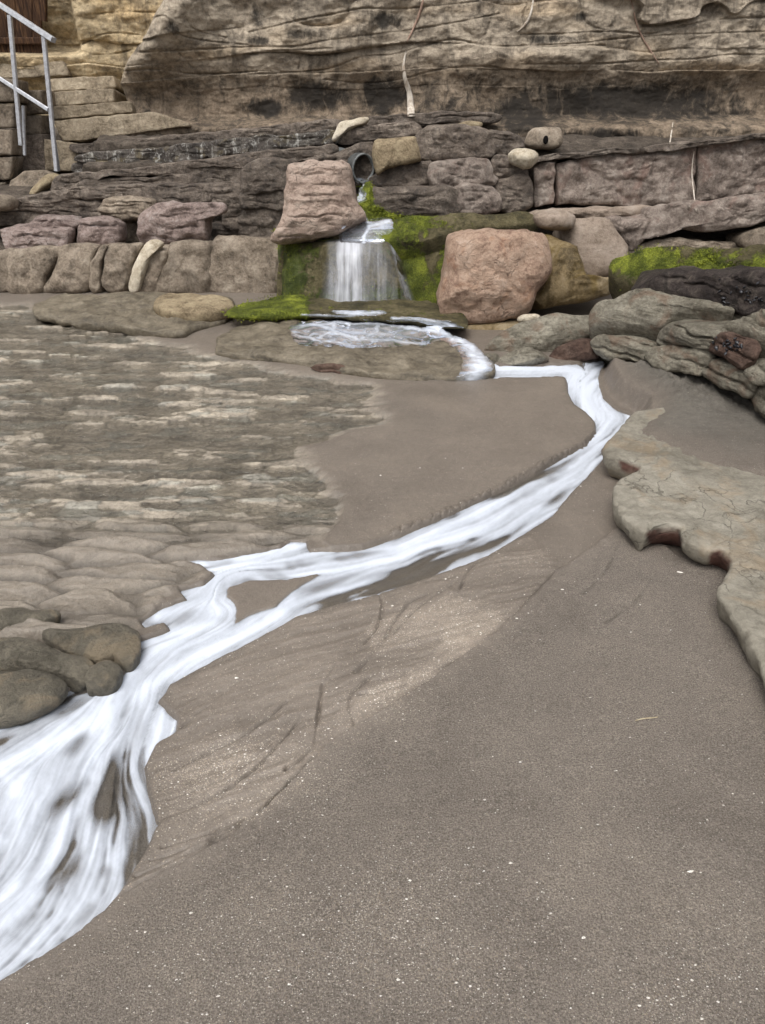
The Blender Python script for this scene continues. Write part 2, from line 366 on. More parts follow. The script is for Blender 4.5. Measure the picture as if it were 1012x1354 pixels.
mx = k.n('ShaderNodeMixShader'); k.l(fr.outputs[0], mx.inputs[0]); k.l(tr.outputs[0], mx.inputs[1]); k.l(gl.outputs[0], mx.inputs[2])
k.l(mx.outputs[0], k.out.inputs[0]); M['pool'] = k.m

k = NT('galvanised_steel'); P = k.pos()
c = k.ramp(k.noise(P, 30, 6, 0.7), [(0.35, (0.36, 0.37, 0.40)), (0.65, (0.58, 0.60, 0.64))])
k.l(k.surf(c, 0.42, 0.5, metal=0.35), k.out.inputs[0]); M['steel'] = k.m
k = NT('grey_pipe'); P = k.pos()
c = k.ramp(k.noise(P, 24, 7, 0.7), [(0.35, (0.06, 0.065, 0.065)), (0.6, (0.17, 0.18, 0.18)), (0.7, (0.22, 0.16, 0.09))])
k.l(k.surf(c, 0.5, 0.4), k.out.inputs[0]); M['pipe'] = k.m
k = NT('weathered_timber'); P = k.pos((1, 1, 0.08))
c = k.ramp(k.noise(P, 60, 7, 0.7, 0.4), [(0.32, (0.015, 0.008, 0.005)), (0.5, (0.045, 0.022, 0.012)), (0.66, (0.13, 0.07, 0.035))])
k.l(k.surf(c, 0.75, 0.2, k.bump(k.noise(P, 80, 5, 0.6), 0.6, 0.01)), k.out.inputs[0]); M['timber'] = k.m
k = NT('shell'); P = k.pos()
k.l(k.surf(k.ramp(k.noise(P, 300, 3), [(0.4, (0.55, 0.5, 0.44)), (0.6, (0.82, 0.8, 0.76))]), 0.5, 0.3), k.out.inputs[0]); M['shell'] = k.m
k = NT('dry_twig'); P = k.pos()
k.l(k.surf(k.ramp(k.noise(P, 90, 3), [(0.4, (0.3, 0.24, 0.15)), (0.6, (0.5, 0.43, 0.3))]), 0.8, 0.2), k.out.inputs[0]); M['twig'] = k.m

# ------------------------------------------------------------------ ground sheet
def rows_py():
    a = np.linspace(1480, 388, 780)
    y = 1.5 / np.tan(PITCH - np.arctan((CY - a) / F))
    return np.concatenate([[-25, -8, -2.5, -0.6, 0.1, 0.4], y[y > 0.5], np.linspace(6.6, 9.6, 12)[1:], [14, 40]])
gy = rows_py(); NR = len(gy)
u = np.linspace(-1, 1, 860)
u = np.concatenate([[-30, -12, -5, -2.2, -1.5, -1.15], u, [1.15, 1.5, 2.2, 5, 12, 30]]); NC = len(u)
half = 0.64 * (0.875 * np.clip(gy, 0.3, 10) + 0.75)
GX = (u[None, :] * half[:, None]).ravel(); GY = np.repeat(gy, NC)
jit = fbm(GX * 22, GY * 22, 0.0, 4) * 0.012             # crumbly edges
jit2 = fbm(GX * 5, GY * 5, 3.0, 4) * 0.03

STREAM_L = [(625,458),(640,472),(660,482),(700,483),(750,480),(799,474)]
left_edge = [(622,504),(660,499),(700,499),(748,498),(750,506),(752,520),(760,535),(775,545),(787,558),(788,570),(775,585),(740,605),(700,630),(640,658),(590,680),(530,705),(480,722),(410,727),(404,714),(385,713),(370,722),(330,730),(290,738),(242,738),(265,745),(283,757),(270,770),(237,778),(247,790),(215,800),(184,818),(192,828),(218,822),(225,830),(205,838),(180,845),(186,855),(183,868),(165,890),(150,903),(110,912),(90,908),(60,937),(0,955),(-120,985),(-330,1030)]
right_edge = [(798,479),(790,500),(797,525),(815,540),(837,550),(835,562),(810,580),(795,592),(800,603),(780,625),(755,650),(730,680),(690,705),(640,735),(560,765),(500,785),(440,800),(390,815),(372,828),(330,850),(270,880),(225,905),(210,925),(235,950),(232,968),(205,985),(193,1010),(197,1045),(210,1088),(195,1120),(175,1150),(155,1185),(120,1220),(60,1260),(20,1285),(-60,1330),(-330,1480)]
stream_poly = gp(STREAM_L + right_edge + left_edge[::-1])
dS = poly_d(stream_poly, GX, GY) + jit * 0.5
ISL = [
 ([(300,775),(330,765),(380,764),(425,756),(400,772),(375,790),(365,800),(330,812),(309,824),(312,800),(300,786)], 1.0, 0.008),
 ([(146,998),(158,1008),(161,1050),(150,1078),(128,1088),(120,1062),(136,1030)], 0.9, 0.014),
 ([(62,1158),(75,1140),(105,1128),(108,1140),(85,1158),(62,1172)], 0.9, 0.010),
 ([(60,1068),(80,1045),(112,1032),(100,1055),(75,1072)], 0.75, 0.014),
 ([(726,668),(730,656),(748,647),(742,660)], 0.9, 0.006),
 ([(560,748),(600,725),(640,710),(620,728),(580,748)], 0.55, 0.012),
 ([(470,765),(520,748),(545,742),(520,758)], 0.5, 0.012),
 ([(400,775),(440,762),(470,755),(440,774),(405,790)], 0.55, 0.010),
 ([(80,930),(110,918),(112,928),(85,940)], 0.8, 0.010),
 ([(88,980),(108,975),(112,985),(95,988)], 0.8, 0.008),
 ([(150,850),(180,838),(210,836),(195,850),(165,862)], 0.0, 0.01),
 ([(285,735),(300,742),(285,748)], 0.9, 0.005),
 ([(230,815),(245,805),(252,812),(238,825)], 0.6, 0.008),
 ([(180,965),(195,958),(200,968),(188,975)], 0.6, 0.008),
 ([(200,1105),(212,1085),(205,1080),(196,1095)], 0.7, 0.008),
 ([(20,1180),(40,1150),(55,1120),(40,1165)], 0.5, 0.012),
 ([(90,1215),(110,1200),(130,1190),(110,1212)], 0.6, 0.010),
]
hole = np.zeros_like(GX)
for pts, amt, soft in ISL:
    d = poly_d(gp(pts), GX, GY, 0.08) + jit * 0.6
    hole = np.maximum(hole, amt * ss(soft, -soft, d))

bar = gp([(530,707),(600,676),(660,648),(720,615),(775,588),(790,570),(786,556),(760,536),(750,518),(752,500),(700,497),(640,503),(560,506),(490,515),(500,535),(515,560),(440,578),(398,600),(436,640),(450,655),(448,690),(425,715),(440,724),(480,722)])
dB = poly_d(bar, GX, GY) + jit + jit2 * 1.6 * ss(0.0, -0.25, GX - 0.35 * (GY - 2.4))
scarp = [(735,758),(710,785),(680,815),(650,842),(610,872),(560,908),(520,935),(470,962),(432,987),(410,1012),(380,1042),(340,1080),(300,1112),(230,1152),(160,1188)]
dry_poly = gp(scarp + [(120,1225),(60,1266),(-60,1335),(-330,1500),(-330,2300),(2200,2300),(1700,800),(1012,700),(900,740),(830,690)])
dD = poly_d(dry_poly, GX, GY) + jit * 0.7
pool_poly = gp([(-900,392),(40,400),(90,420),(200,445),(290,468),(420,495),(500,507),(500,530),(515,560),(440,576),(395,600),(436,640),(450,655),(448,690),(425,715),(385,713),(330,732),(242,740),(283,757),(237,778),(184,818),(180,845),(165,890),(90,905),(0,955),(-150,1000),(-900,1010)])
dP = poly_d(pool_poly, GX, GY) + jit * 1.0 + jit2 * 2.0 * ss(2.5, 2.9, GY)
shelf = gp([(806,466),(798,500),(806,520),(826,535),(848,548),(844,566),(818,587),(815,600),(852,625),(845,650),(850,690),(905,715),(960,755),(1000,830),(1040,900),(1150,1050),(2600,1100),(2600,440),(1100,420)])
dR = poly_d(shelf, GX, GY, 1.0) + jit * 0.8 + jit2 * 0.4

pedge = ss(2.6, 3.0, GY)
dP = dP + .10 * pedge * fbm(GX * 4.5, GY * 9, 71., 4)
pool = ss(0.015, -0.03, dP) * (1 - pedge) + ss(0.05, -0.10, dP) * pedge
near = ss(2.75, 2.45, GY)                                   # draped sand over ridges, towards the stream
bedn = ridged(GX * 1.9 + jit2 * 4, GY * 6.0, 1.0, 6) * 0.75 + 0.35 * fbm(GX * 0.9, GY * 1.6, 4.0, 2)
bed2 = ridged(GX * 2.6 + jit2 * 5, GY * 8.8 + 0.5 * GX, 8.0, 3)
def cells(x, y, seed=0):                                  # jittered cells: distance to border, random value per cell
    ix, iy = np.floor(x), np.floor(y); f1 = np.full(x.shape, 9.0); f2 = np.full(x.shape, 9.0); val = np.zeros(x.shape)
    for a in (-1, 0, 1):
        for b in (-1, 0, 1):
            cx_, cy_ = ix + a, iy + b
            h1 = np.modf(np.abs(np.sin(cx_ * 127.1 + cy_ * 311.7 + seed) * 43758.5453))[0]; h2 = np.modf(np.abs(np.sin(cx_ * 269.5 + cy_ * 183.3 + seed) * 24634.6345))[0]
            d = np.hypot(cx_ + .15 + .7 * h1 - x, cy_ + .15 + .7 * h2 - y)
            n = d < f1
            f2 = np.where(n, f1, np.minimum(f2, d)); f1 = np.where(n, d, f1); val = np.where(n, np.modf(h1 * 7.31 + h2 * 3.17)[0], val)
    return f2 - f1, val
wx = GX + .05 * fbm(GX * 6, GY * 9, 21., 4); wy = GY + .03 * fbm(GX * 5, GY * 9, 27., 4)
ce, cv = cells(wx * 3.0, wy * 14.0 + 0.6 * wx)
ce2, cv2 = cells(wx * 7, wy * 27.0, 5.)
cn, cnv = cells(wx * 2.6 + 2 * jit2, wy * 11.0 + .5 * wx, 9.)
Z = 0.010 * fbm(GX * 1.1, GY * 1.1, 0.5, 3) + 0.0025 * fbm(GX * 9, GY * 9, 2.0, 3)
Z += 0.016 * ss(0.002, -0.006, dD) + 0.02 * ss(0.0, -0.9, dD)
barh = ss(0.016, 0.004, dB)
Z += 0.008 * barh
rockyb = ss(-.5, .3, fbm(GX * .8, GY * 1.3, 31., 2) + .2)
Zp = (-0.030 + 0.016 * bedn + (0.026 * (cv - .5) * ss(0.02, .35, ce) + 0.008 * (cv2 - .5) * ss(.02, .3, ce2)) * rockyb + 0.008 * fbm(GX * 20, GY * 30, 4.0, 3)) * (1 - near) \
   + (-0.030 + 0.022 * np.clip(bed2, -0.5, 1) + 0.075 * (cnv * .7 + .1) * ss(0.0, .5, cn) ** .7 + 0.004 * fbm(GX * 16, GY * 20, 5.0, 3)) * near
Z = Z * (1 - pool) + Zp * pool
bank = ss(0.008, -0.010, dS)
isl = np.where(hole > 0, ss(0.008, -0.008, poly_d(gp(ISL[0][0]), GX, GY, 0.08) + jit * .6), 0)
Z -= 0.024 * bank * (1 - 0.8 * isl)
slabz = poly_d(gp([(805,596),(850,628),(900,640),(960,652),(1030,668),(1400,740),(2600,1100),(1150,1100),(1010,930),(940,770),(820,700),(790,640)]), GX, GY, 0.5)
Z += 0.112 * ss(0.01, -0.05, dR) * (1 - 0.68 * ss(0.05, -0.05, slabz + jit2)) + 0.012 * ss(0.0, 0.15, slabz) * ss(-.05, -.15, dR) + (0.02 * ss(3.0, 4.4, GY) + 0.030 * ridged(GX * 8, GY * 8, 2.0, 4) + .02 * ridged(GX * 22, GY * 22, 2.0, 3)) * ss(-0.05, -0.25, dR) * ss(3.2, 3.9, GY)
carve = poly_d(gp([(800,462),(830,484),(880,494),(930,506),(985,534),(1012,556),(1100,600),(1300,560),(1100,400),(800,430)], .1), GX, GY, .6)
Z -= 0.085 * ss(0.03, -0.10, carve + jit2)
# rills washed into the wet sand
wetzone = gp([(640,737),(560,767),(500,787),(440,802),(390,817),(330,852),(270,882),(225,907),(236,950),(232,970),(205,988),(195,1010),(200,1045),(210,1090),(195,1122),(155,1187)] + scarp[::-1] + [(735,745),(700,705)])
dW = poly_d(wetzone, GX, GY)
wz = ss(0.02, -0.02, dW)
fa = math.radians(38)
fu = GX * math.cos(fa) + GY * math.sin(fa); fv = -GX * math.sin(fa) + GY * math.cos(fa)
bend = fv + 0.10 * fu * fu
Z += wz * 0.0090 * ridged(fu * 2.2, bend * 15 + jit2 * 12, 6.0, 4)
RILLS = [([(500,785),(506,800),(500,830),(482,852)],.006,.008),([(650,735),(622,752),(604,790)],.005,.008),([(427,905),(424,930),(420,955),(416,985),(400,1004),(378,1018)],.009,.006),([(445,880),(430,905),(424,930)],.005,.006),([(380,930),(330,970),(270,1000),(215,1030)],.005,.007),([(400,950),(345,1012),(290,1052),(235,1078),(205,1088)],.006,.006),([(390,1030),(340,1075),(290,1100),(215,1122)],.006,.006),([(320,900),(270,940),(240,965)],.004,.006),([(470,960),(462,935),(470,915),(500,890)],.005,.008),([(610,872),(560,895),(510,915),(475,920)],.004,.007),([(360,985),(300,1030),(240,1055),(205,1062)],.005,.006),([(330,1085),(270,1115),(200,1140)],.006,.005),([(300,1105),(240,1135),(180,1160)],.006,.005),([(640,745),(560,800),(520,840)],.004,.009),([(590,780),(540,800),(500,860),(470,890)],.004,.009),
         ([(820,720),(800,760),(770,790)],.003,.01),([(870,760),(840,800),(800,830)],.003,.01)]
rill = np.zeros_like(GX)
for pts, dep, wd in RILLS:
    g = np.exp(-((line_d(gp(smooth_line(pts, 4)), GX, GY, 0.06) + jit * 0.5) / (wd * .62)) ** 2)
    g = g * (0.35 + 0.65 * ss(-.2, .3, fbm(GX * 9, GY * 9, dep * 900, 2)))
    Z -= 1.7 * dep * g; rill = np.maximum(rill, g)
# crumbling lip of the sand bank by the stream
lip = line_d(gp([(522,703),(560,688),(600,672),(660,645),(720,613),(770,588),(789,572)]), GX, GY, 0.1)
lc, lv = cells(GX * 26 + 30 * jit, GY * 30 + 30 * jit, 3.)
lipm = np.exp(-((lip + jit * .5) / 0.015) ** 2)
Z += lipm * (0.012 * (.3 + .7 * lv) * ss(.02, .35, lc) - .006 * ss(.12, 0, lc))
Z -= 0.25 * ss(6.4, 7.0, GY) * 0
Zg = Z.copy()

SAND_DRY = np.array([0.236, 0.205, 0.176]); SAND_WET = np.array([0.160, 0.136, 0.114]); ROCKB = np.array([0.32, 0.284, 0.238])
big = (fbm(GX * 0.9, GY * 0.9, 7.0, 3) + .8 * fbm(GX * 3.1, GY * 3.1, 17.0, 3))[:, None]
dryA = ss(0.02, -0.10, dD + 3 * jit)
Cg = SAND_WET * (1 + 0.10 * big) * np.ones((len(GX), 1))
Cg = Cg * (1 - dryA[:, None]) + SAND_DRY * (1 + 0.10 * big) * dryA[:, None]
Cg *= (1 - 0.30 * rill[:, None])
Cg *= 1 - .38 * (np.exp(-((dD - .005) / .006) ** 2) * ss(1.02, 1.12, GY) * ss(-.3, .2, fbm(GX * 4, GY * 4, 61., 3)))[:, None]  # damp seep line along the scarp, with the step's faint shade painted in
Cg *= 1 + (wz * (0.22 * ridged(fu * 2.2, bend * 15 + jit2 * 12, 6.0, 4) + .10 * fbm(fu * 5, bend * 50, 3., 3)))[:, None]
Cg *= (1 - 0.12 * (np.exp(-((dB - 0.0) / 0.010) ** 2))[:, None]) * (1 - .35 * lipm * ss(.15, 0, lc))[:, None]
wband = np.exp(-(np.clip(dS, 0, 9) / .028) ** 2) * (1 - isl) * (1 - dryA)
Cg *= 1 - .15 * wband[:, None]
rockA = pool * (1 - 0.55 * near)
Cg = Cg * (1 - rockA[:, None]) + ROCKB * rockA[:, None]
sub = pool * ss(0.0, -0.03, Zg) * (1 - near)
Cg *= (1 - 0.18 * sub[:, None])
plate = (1 + (pool * (1 - near) * rockyb * (.50 * (cv2 - .45) + .50 * (cv - .5)))[:, None])
Cg *= plate * (1 - .40 * (pool * (1 - near) * ss(.16, 0, ce2) * rockyb)[:, None]) * (1 + .30 * pool * fbm(GX * .9, GY * 1.8, 51., 3) * (1 - near))[:, None]
Cg = Cg * (1 + (pool * (1 - near) * ss(.72, .8, np.modf(cv2 * 13.)[0]) * .35)[:, None] * np.array([-.25, -.05, .1]))
Cg *= (1 - 0.45 * (pool * near * ss(0.006, -0.014, Zg))[:, None])  # shading between the humps painted into the sand colour of the low gaps
gr2 = ss(-0.03, -0.2, dR) * ss(2.95, 3.55, GY + 0.25 * (GX - 1.2) + .3 * fbm(GX * 3, GY * 3, 33., 3))
Cg = Cg * (1 - 0.8 * gr2[:, None]) + np.array([0.145, 0.136, 0.120]) * 0.8 * gr2[:, None]
wetA = np.clip(1 - dryA * 0.95 - .25 * ss(.0, .4, fbm(GX * 2, GY * 2, 41., 3)), 0, 1) * (1 - 0.5 * ss(0, -0.1, dR))
gritA = 0.05 + 0.10 * wz + 0.10 * ss(1.5, 0.9, GY) * ss(0.1, 0.5, fbm(GX * 2.3, GY * 2.3, 9.0, 3) + 0.3)
for cx, cy, r in [(630,828,.10),(520,925,.12),(300,1030,.10),(560,830,.10),(400,1050,.08),(420,1260,.14),(520,1220,.12),(300,1230,.08),(640,1290,.10),(900,1320,.1),(700,740,.06),(270,1010,.08)]:
    g0 = gp([(cx, cy)])[0]
    rr = np.hypot((GX - g0[0]) * 0.8 - (GY - g0[1]) * 0.3, (GY - g0[1]) * 1.1 - (GX - g0[0]) * 0.3)
    gritA += 0.55 * np.exp(-(rr / r) ** 2)
fan = np.zeros_like(GX)
for pts, am in [([(572,792),(605,785),(640,795),(668,818),(655,838),(610,870),(560,906),(500,938),(466,946),(468,925),(505,905),(560,880),(590,840)], 1.0), ([(500,800),(560,800),(615,788),(590,820),(540,850),(495,872),(480,850)], .6), ([(240,1015),(300,990),(345,985),(330,1020),(280,1050),(235,1060)], .7), ([(330,1075),(380,1045),(415,1015),(400,1045),(350,1090),(290,1120)], .5)]:
    fd_ = poly_d(gp(pts), GX, GY, .1) + 1.2 * jit + .5 * jit2 + .012 * fbm(fu * 3, bend * 30, 81., 3)
    fan = np.maximum(fan, am * ss(0.004, -0.022, fd_ + .02 * fbm(GX * 11, GY * 11, 95., 4)) * ss(-.35, .25, fbm(fu * 3, bend * 18, 97., 4) + .15))
gritA += .8 * fan
Cg *= 1 + .24 * (fan * (.55 + .45 * fbm(fu * 4, bend * 26, 91., 3)))[:, None] * np.array([1.0, .97, .9])
gritA *= (1 - pool) * (1 - bank)
Cg *= 1 + .28 * (np.clip(gritA - .15, 0, .6) * wz)[:, None]
GV = np.stack([GX, GY, Zg], 1)
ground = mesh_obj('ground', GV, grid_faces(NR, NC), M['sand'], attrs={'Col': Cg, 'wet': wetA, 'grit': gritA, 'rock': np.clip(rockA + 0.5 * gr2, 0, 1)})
tag(ground, kind='structure')

def ground_z(x, y):
    i = np.clip(np.searchsorted(gy, y), 1, NR - 1); j = np.clip(np.searchsorted(u * half[i], x), 1, NC - 1)
    return float(Zg[i * NC + j])

# ------------------------------------------------------------------ stream: silky foam following the current (line integral convolution along traced currents)
FLOWS = [
 [(630,470),(640,487),(700,490),(760,486),(772,510),(800,545),(812,558),(780,600),(700,650),(620,690),(540,722),(450,742),(380,750),(320,752),(290,770),(283,792),(300,805),(292,822),(240,852),(190,890),(140,930),(60,990),(-60,1050)],
 [(795,482),(775,505),(785,535),(820,552),(805,580),(770,620),(700,675),(620,712),(560,742),(480,772),(410,790),(372,812),(310,842),(250,872),(205,900),(185,940),(130,985),(60,1050),(-60,1130)],
 [(230,915),(222,940),(205,970),(186,1000),(182,1050),(168,1100),(140,1160),(90,1210),(0,1268),(-100,1330)],
 [(190,920),(165,970),(140,1010),(110,1070),(75,1130),(30,1170),(-60,1230)],
 [(160,920),(110,975),(70,1020),(20,1090),(-60,1160)],
 [(390,716),(330,735),(270,742),(250,738)], [(300,780),(270,790),(225,802),(195,818)], [(260,820),(225,836),(190,848)],
 [(140,905),(90,930),(40,950),(-60,985)], [(100,1000),(60,1040),(30,1060),(0,1110)],
 [(235,955),(215,985),(198,1015),(203,1080),(180,1130)],
]
sm = (dS < 0.03)
rid = np.arange(NR * NC).reshape(NR, NC)
mm = sm.reshape(NR, NC)
rr_ = np.where(mm.any(1))[0]; cc_ = np.where(mm.any(0))[0]
r0, r1, c0, c1 = max(rr_[0] - 20, 0), rr_[-1] + 20, max(cc_[0] - 20, 0), min(cc_[-1] + 20, NC)
r1 = min(r1, NR); 
sx = GX.reshape(NR, NC)[r0:r1, c0:c1]; sy = GY.reshape(NR, NC)[r0:r1, c0:c1]
VX = np.zeros_like(sx); VY = np.zeros_like(sx)
for fl in FLOWS:
    q = gp(smooth_line(fl, 3))[:, :2]
    for a, b in zip(q[:-1], q[1:]):
        t = b - a; t = t / (np.linalg.norm(t) + 1e-9)
        d2 = seg_d2(sx.ravel(), sy.ravel(), a, b).reshape(sx.shape)
        wgt = np.linalg.norm(b - a) / (d2 + 0.0006) ** 1.6
        VX += t[0] * wgt; VY += t[1] * wgt
# small eddies bend the current
rot_ = 0.55 * fbm(sx * 5.0, sy * 5.0, 2.0, 3)
VX, VY = VX * np.cos(rot_) - VY * np.sin(rot_), VX * np.sin(rot_) + VY * np.cos(rot_)
# to index space
hf = half[r0:r1][:, None]; dyr = np.gradient(gy)[r0:r1][:, None]; du = u[300] - u[299]
IX = VX / (hf * du); IY = VY / dyr
nrm = np.hypot(IX, IY) + 1e-9; IX /= nrm; IY /= nrm
R, C = sx.shape
wn = rng.rand(R, C)
def blur(a, n):
    for _ in range(n):
        a = (a + np.roll(a, 1, 0) + np.roll(a, -1, 0) + np.roll(a, 1, 1) + np.roll(a, -1, 1)) / 5
    return a
def lic(src, n, stp=1.2):
    src = np.ascontiguousarray(src, np.float32).ravel(); acc = src.copy(); vx = (stp * IX).astype(np.float32).ravel(); vy = (stp * IY).astype(np.float32).ravel()
    act = np.where(mm[r0:r1, c0:c1].ravel())[0]; out = np.zeros(R * C, np.float32); tot = src[act].copy()
    for sgn in (1, -1):
        y = (act // C).astype(np.float32); x = (act % C).astype(np.float32); q_ = act
        for _ in range(n):
            x = np.clip(x + sgn * vx[q_], 0, C - 1.01); y = np.clip(y + sgn * vy[q_], 0, R - 1.01)
            i = y.astype(np.int32); j = x.astype(np.int32); q_ = i * C + j; fx = x - j; fy = y - i
            qx = np.minimum(q_ + 1, R * C - 1); qy = np.minimum(q_ + C, R * C - 1)
            tot += src[q_] * (1 - fx - fy) + src[qx] * fx + src[qy] * fy
    out[act] = tot / (2 * n + 1)
    return out.reshape(R, C)
def norm(a):
    m_ = mm[r0:r1, c0:c1]
    return (a - a[m_].mean()) / (a[m_].std() + 1e-9)
fine = norm(lic(blur(wn, 1), 26)); coarse = norm(lic(blur(rng.rand(R, C), 14), 40, 1.6)); wide = norm(lic(blur(rng.rand(R, C), 50), 40, 1.8))
streak = np.zeros(NR * NC); streak2 = np.zeros(NR * NC); streak3 = np.zeros(NR * NC)
ids = rid[r0:r1, c0:c1].ravel()
streak[ids] = fine.ravel(); streak2[ids] = coarse.ravel(); streak3[ids] = wide.ravel()
BRIGHT = [([(800,550),(770,605),(700,650),(600,700),(500,735),(400,750),(310,752),(285,775),(290,800)],.06),([(372,812),(310,842),(250,872),(195,905),(150,940),(60,985),(-40,1030)],.03),([(222,940),(200,975),(186,1005),(180,1060),(162,1110),(130,1170),(70,1225),(-30,1285)],.030),([(150,935),(125,1000),(95,1075),(60,1140),(0,1190)],.022),([(0,1010),(25,1050),(0,1105)],.03),([(640,488),(760,486),(765,510),(800,548)],.06),([(270,742),(390,718)],.03),([(185,850),(230,836),(280,820)],.03),([(110,1130),(60,1165),(0,1220)],.018),([(300,770),(270,790),(200,815)],.025)]
bri = np.zeros_like(GX)
for pts, wd in BRIGHT:
    bri = np.maximum(bri, np.exp(-(line_d(gp(smooth_line(pts, 4)), GX, GY, 0.2) / wd) ** 2))
lowa = ss(1.75, 1.45, GY)                                   # thin veils where the water fans out
mix_ = (streak2 + .7 * streak3) / 1.22
foam = 0.70 - 0.08 * lowa + 0.10 * mix_ + 0.07 * streak + 0.22 * bri - (.62 - .30 * bri) * ss(.75, 1.8, -mix_ + .12 * streak)
def smear(a_, n, bl):
    o_ = np.zeros(NR * NC); o_[ids] = lic(blur(a_.reshape(NR, NC)[r0:r1, c0:c1], bl), n).ravel(); return o_
hl = np.maximum(smear(hole * (1 - isl), 9, 2) * 1.1, isl)
foam -= hl * np.clip(0.78 + 0.30 * streak2 + 0.12 * streak, 0, 1.3)
edge = ss(0.006, -0.012, dS + 0.005 * streak2)
edge = np.minimum(ss(.010, .0, dS), np.clip(smear(ss(0.010, -0.006, dS + 0.004 * streak2), 9, 2) * 1.4 + .10 * streak + .14 * streak2 - .10, 0, 1))
foam = np.clip(foam, 0.0, 1.0) * edge
Zw = np.maximum(-0.011 - 0.003 * ss(-0.01, 0.01, dS), Zg - 0.010 + 0.018 * ss(0.0, -0.035, dS)) + 0.0022 * np.clip(streak2, -2, 2) + 0.0025 * np.clip(streak3, -2, 2)
Zbed = -0.034 + 0.013
Zw = Zw * (1 - isl) + np.minimum(Zw, Zg - 0.004) * isl
WV = np.stack([GX, GY, Zw], 1)
f = grid_faces(NR, NC, (dS < 0.009).reshape(NR, NC) & (isl < 0.97).reshape(NR, NC))
V_, f_, at_ = compact(WV, f, {'foam': foam})
tag(mesh_obj('stream_water', V_, f_, M['foam'], attrs=at_), kind='structure')

# shallow pool over the rock bed
pm = ((dP < -0.005) & (GY > 2.3) & (GY < 6.9)).reshape(NR, NC)
f = grid_faces(NR, NC, pm)
PV = np.stack([GX, GY, np.full_like(GX, -0.0185) + 0.002 * fbm(GX * 5, GY * 7, 1.0, 2)], 1)
V_, f_, at_ = compact(PV, f, {})
tag(mesh_obj('pool_water', V_, f_, M['pool']), kind='structure')

# ------------------------------------------------------------------ rocks from traced outlines
def pillow(name, P3, front, Df, Db, mat, parent=None, p=3.2, amp=0.02, fs=4.0, seed=0, nang=56, nring=14, strat=0.0, moss=None, round_n=3, mossdark=None, ex=0.0, chisel=0, crag=0.0, cl=(0.78, 0.96)):
    """closed stone: the outline P3 is its girth; it swells Df towards `front` and Db behind."""
    O = smooth_line(P3, round_n, True)
    seg = np.linalg.norm(np.roll(O, -1, 0) - O, axis=1); s = np.concatenate([[0], np.cumsum(seg)])
    tt = np.linspace(0, s[-1], nang, endpoint=False); Oc = np.vstack([O, O[:1]])
    O = np.stack([np.interp(tt, s, Oc[:, i]) for i in range(3)], 1)
    c = O.mean(0); front = np.asarray(front, float); front = front / np.linalg.norm(front)
    rs = np.concatenate([np.linspace(0, 0.86, nring)[1:], [0.93, 0.97, 0.992]])
    rb = np.array([0.992, 0.95, 0.8, 0.5])
    V = [c + front * Df]; prof = [(r, Df * (1 - r ** p) ** (1 / p)) for r in rs] + [(1.0, 0.0)] + [(r, -Db * (1 - r ** p) ** (1 / p)) for r in rb]
    rings = [c + (O - c) * r + front * d for r, d in prof]
    V = np.vstack([V] + rings + [c - front * Db])
    if ex: V = c + (V - c) * (1 + ex)
    if chisel:
        rc = np.random.RandomState(seed * 7 + 1)
        ext = np.abs(V - c).max(0) + 1e-6
        for _ in range(chisel):
            dn = rc.normal(size=3) + front * 0.9; dn[2] += 0.15; dn /= np.linalg.norm(dn)
            nn_ = dn / ext; nn_ /= np.linalg.norm(nn_)
            pr_ = (V - c) @ nn_; lim = pr_.max() * rc.uniform(*cl)
            V = V - nn_[None, :] * np.maximum(pr_ - lim, 0)[:, None]
    q = V * fs + seed * 13.7
    disp = np.stack([fbm(q[:, 0] + 31 * i, q[:, 1] - 11 * i, q[:, 2] + 3 * i, 4) for i in range(3)], 1)
    V = V + disp * amp
    if crag: V = V - front * (crag * np.clip(ridged(V[:, 0] * 5 + seed, V[:, 1] * 5, V[:, 2] * 8, 4) - 0.15, 0, 1))[:, None]
    if strat:                                              # bedding ledges
        zz = V[:, 2] * (11 + 5 * ((seed * 0.37) % 1)) + 0.55 * fbm(V[:, 0] * 4, V[:, 1] * 4, V[:, 2] * 3 + seed, 3) + seed * .31
        dg = np.abs(zz - np.round(zz)) + .03 * fbm(V[:, 0] * 20, V[:, 1] * 20, V[:, 2] * 20, 2)
        V = V - front * (2.0 * strat * np.exp(-(dg / .075) ** 2) * ss(-.5, .2, pn(V[:, 0] * 3, np.round(zz) * 2.3, seed * 1.7)))[:, None] + front * (strat * 1.4 * pn(np.floor(zz + .5) * 1.9, seed * .7, .5))[:, None]
    F_ = []; n = nang
    for i in range(n): F_.append((0, 1 + i, 1 + (i + 1) % n))
    K = len(prof)
    for r in range(K - 1):
        a = 1 + r * n; b = a + n
        for i in range(n):
            j = (i + 1) % n; F_.append((a + i, b + i, b + j, a + j))
    last = len(V) - 1; a = 1 + (K - 1) * n
    for i in range(n): F_.append((last, a + (i + 1) % n, a + i))
    at = {}
    if moss is not None: at['moss'] = moss(V)
    if mossdark is not None: at['mossdark'] = mossdark(V)
    o = mesh_obj(name, V, F_, M[mat] if isinstance(mat, str) else mat, attrs=at)
    if parent: keep(o, parent)
    return o
_seed = [0]
def stone(name, pts, Y, mat, lean=0.18, Df=0.08, Db=0.3, parent=None, front=None, **kw):
    _seed[0] += 1
    pts = np.array(pts, float)
    y0 = Y(pts[:, 0].mean()) if callable(Y) else Y
    low = pts[np.argmax(pts[:, 1])]
    z0 = vp([low], y0)[0][2]
    P3 = vp(pts, Y, lean, z0)
    if front is None: front = (0, -1, lean * 0.8)
    kw.setdefault('seed', _seed[0])
    return pillow(name, P3, front, Df, Db, mat, parent, **kw)
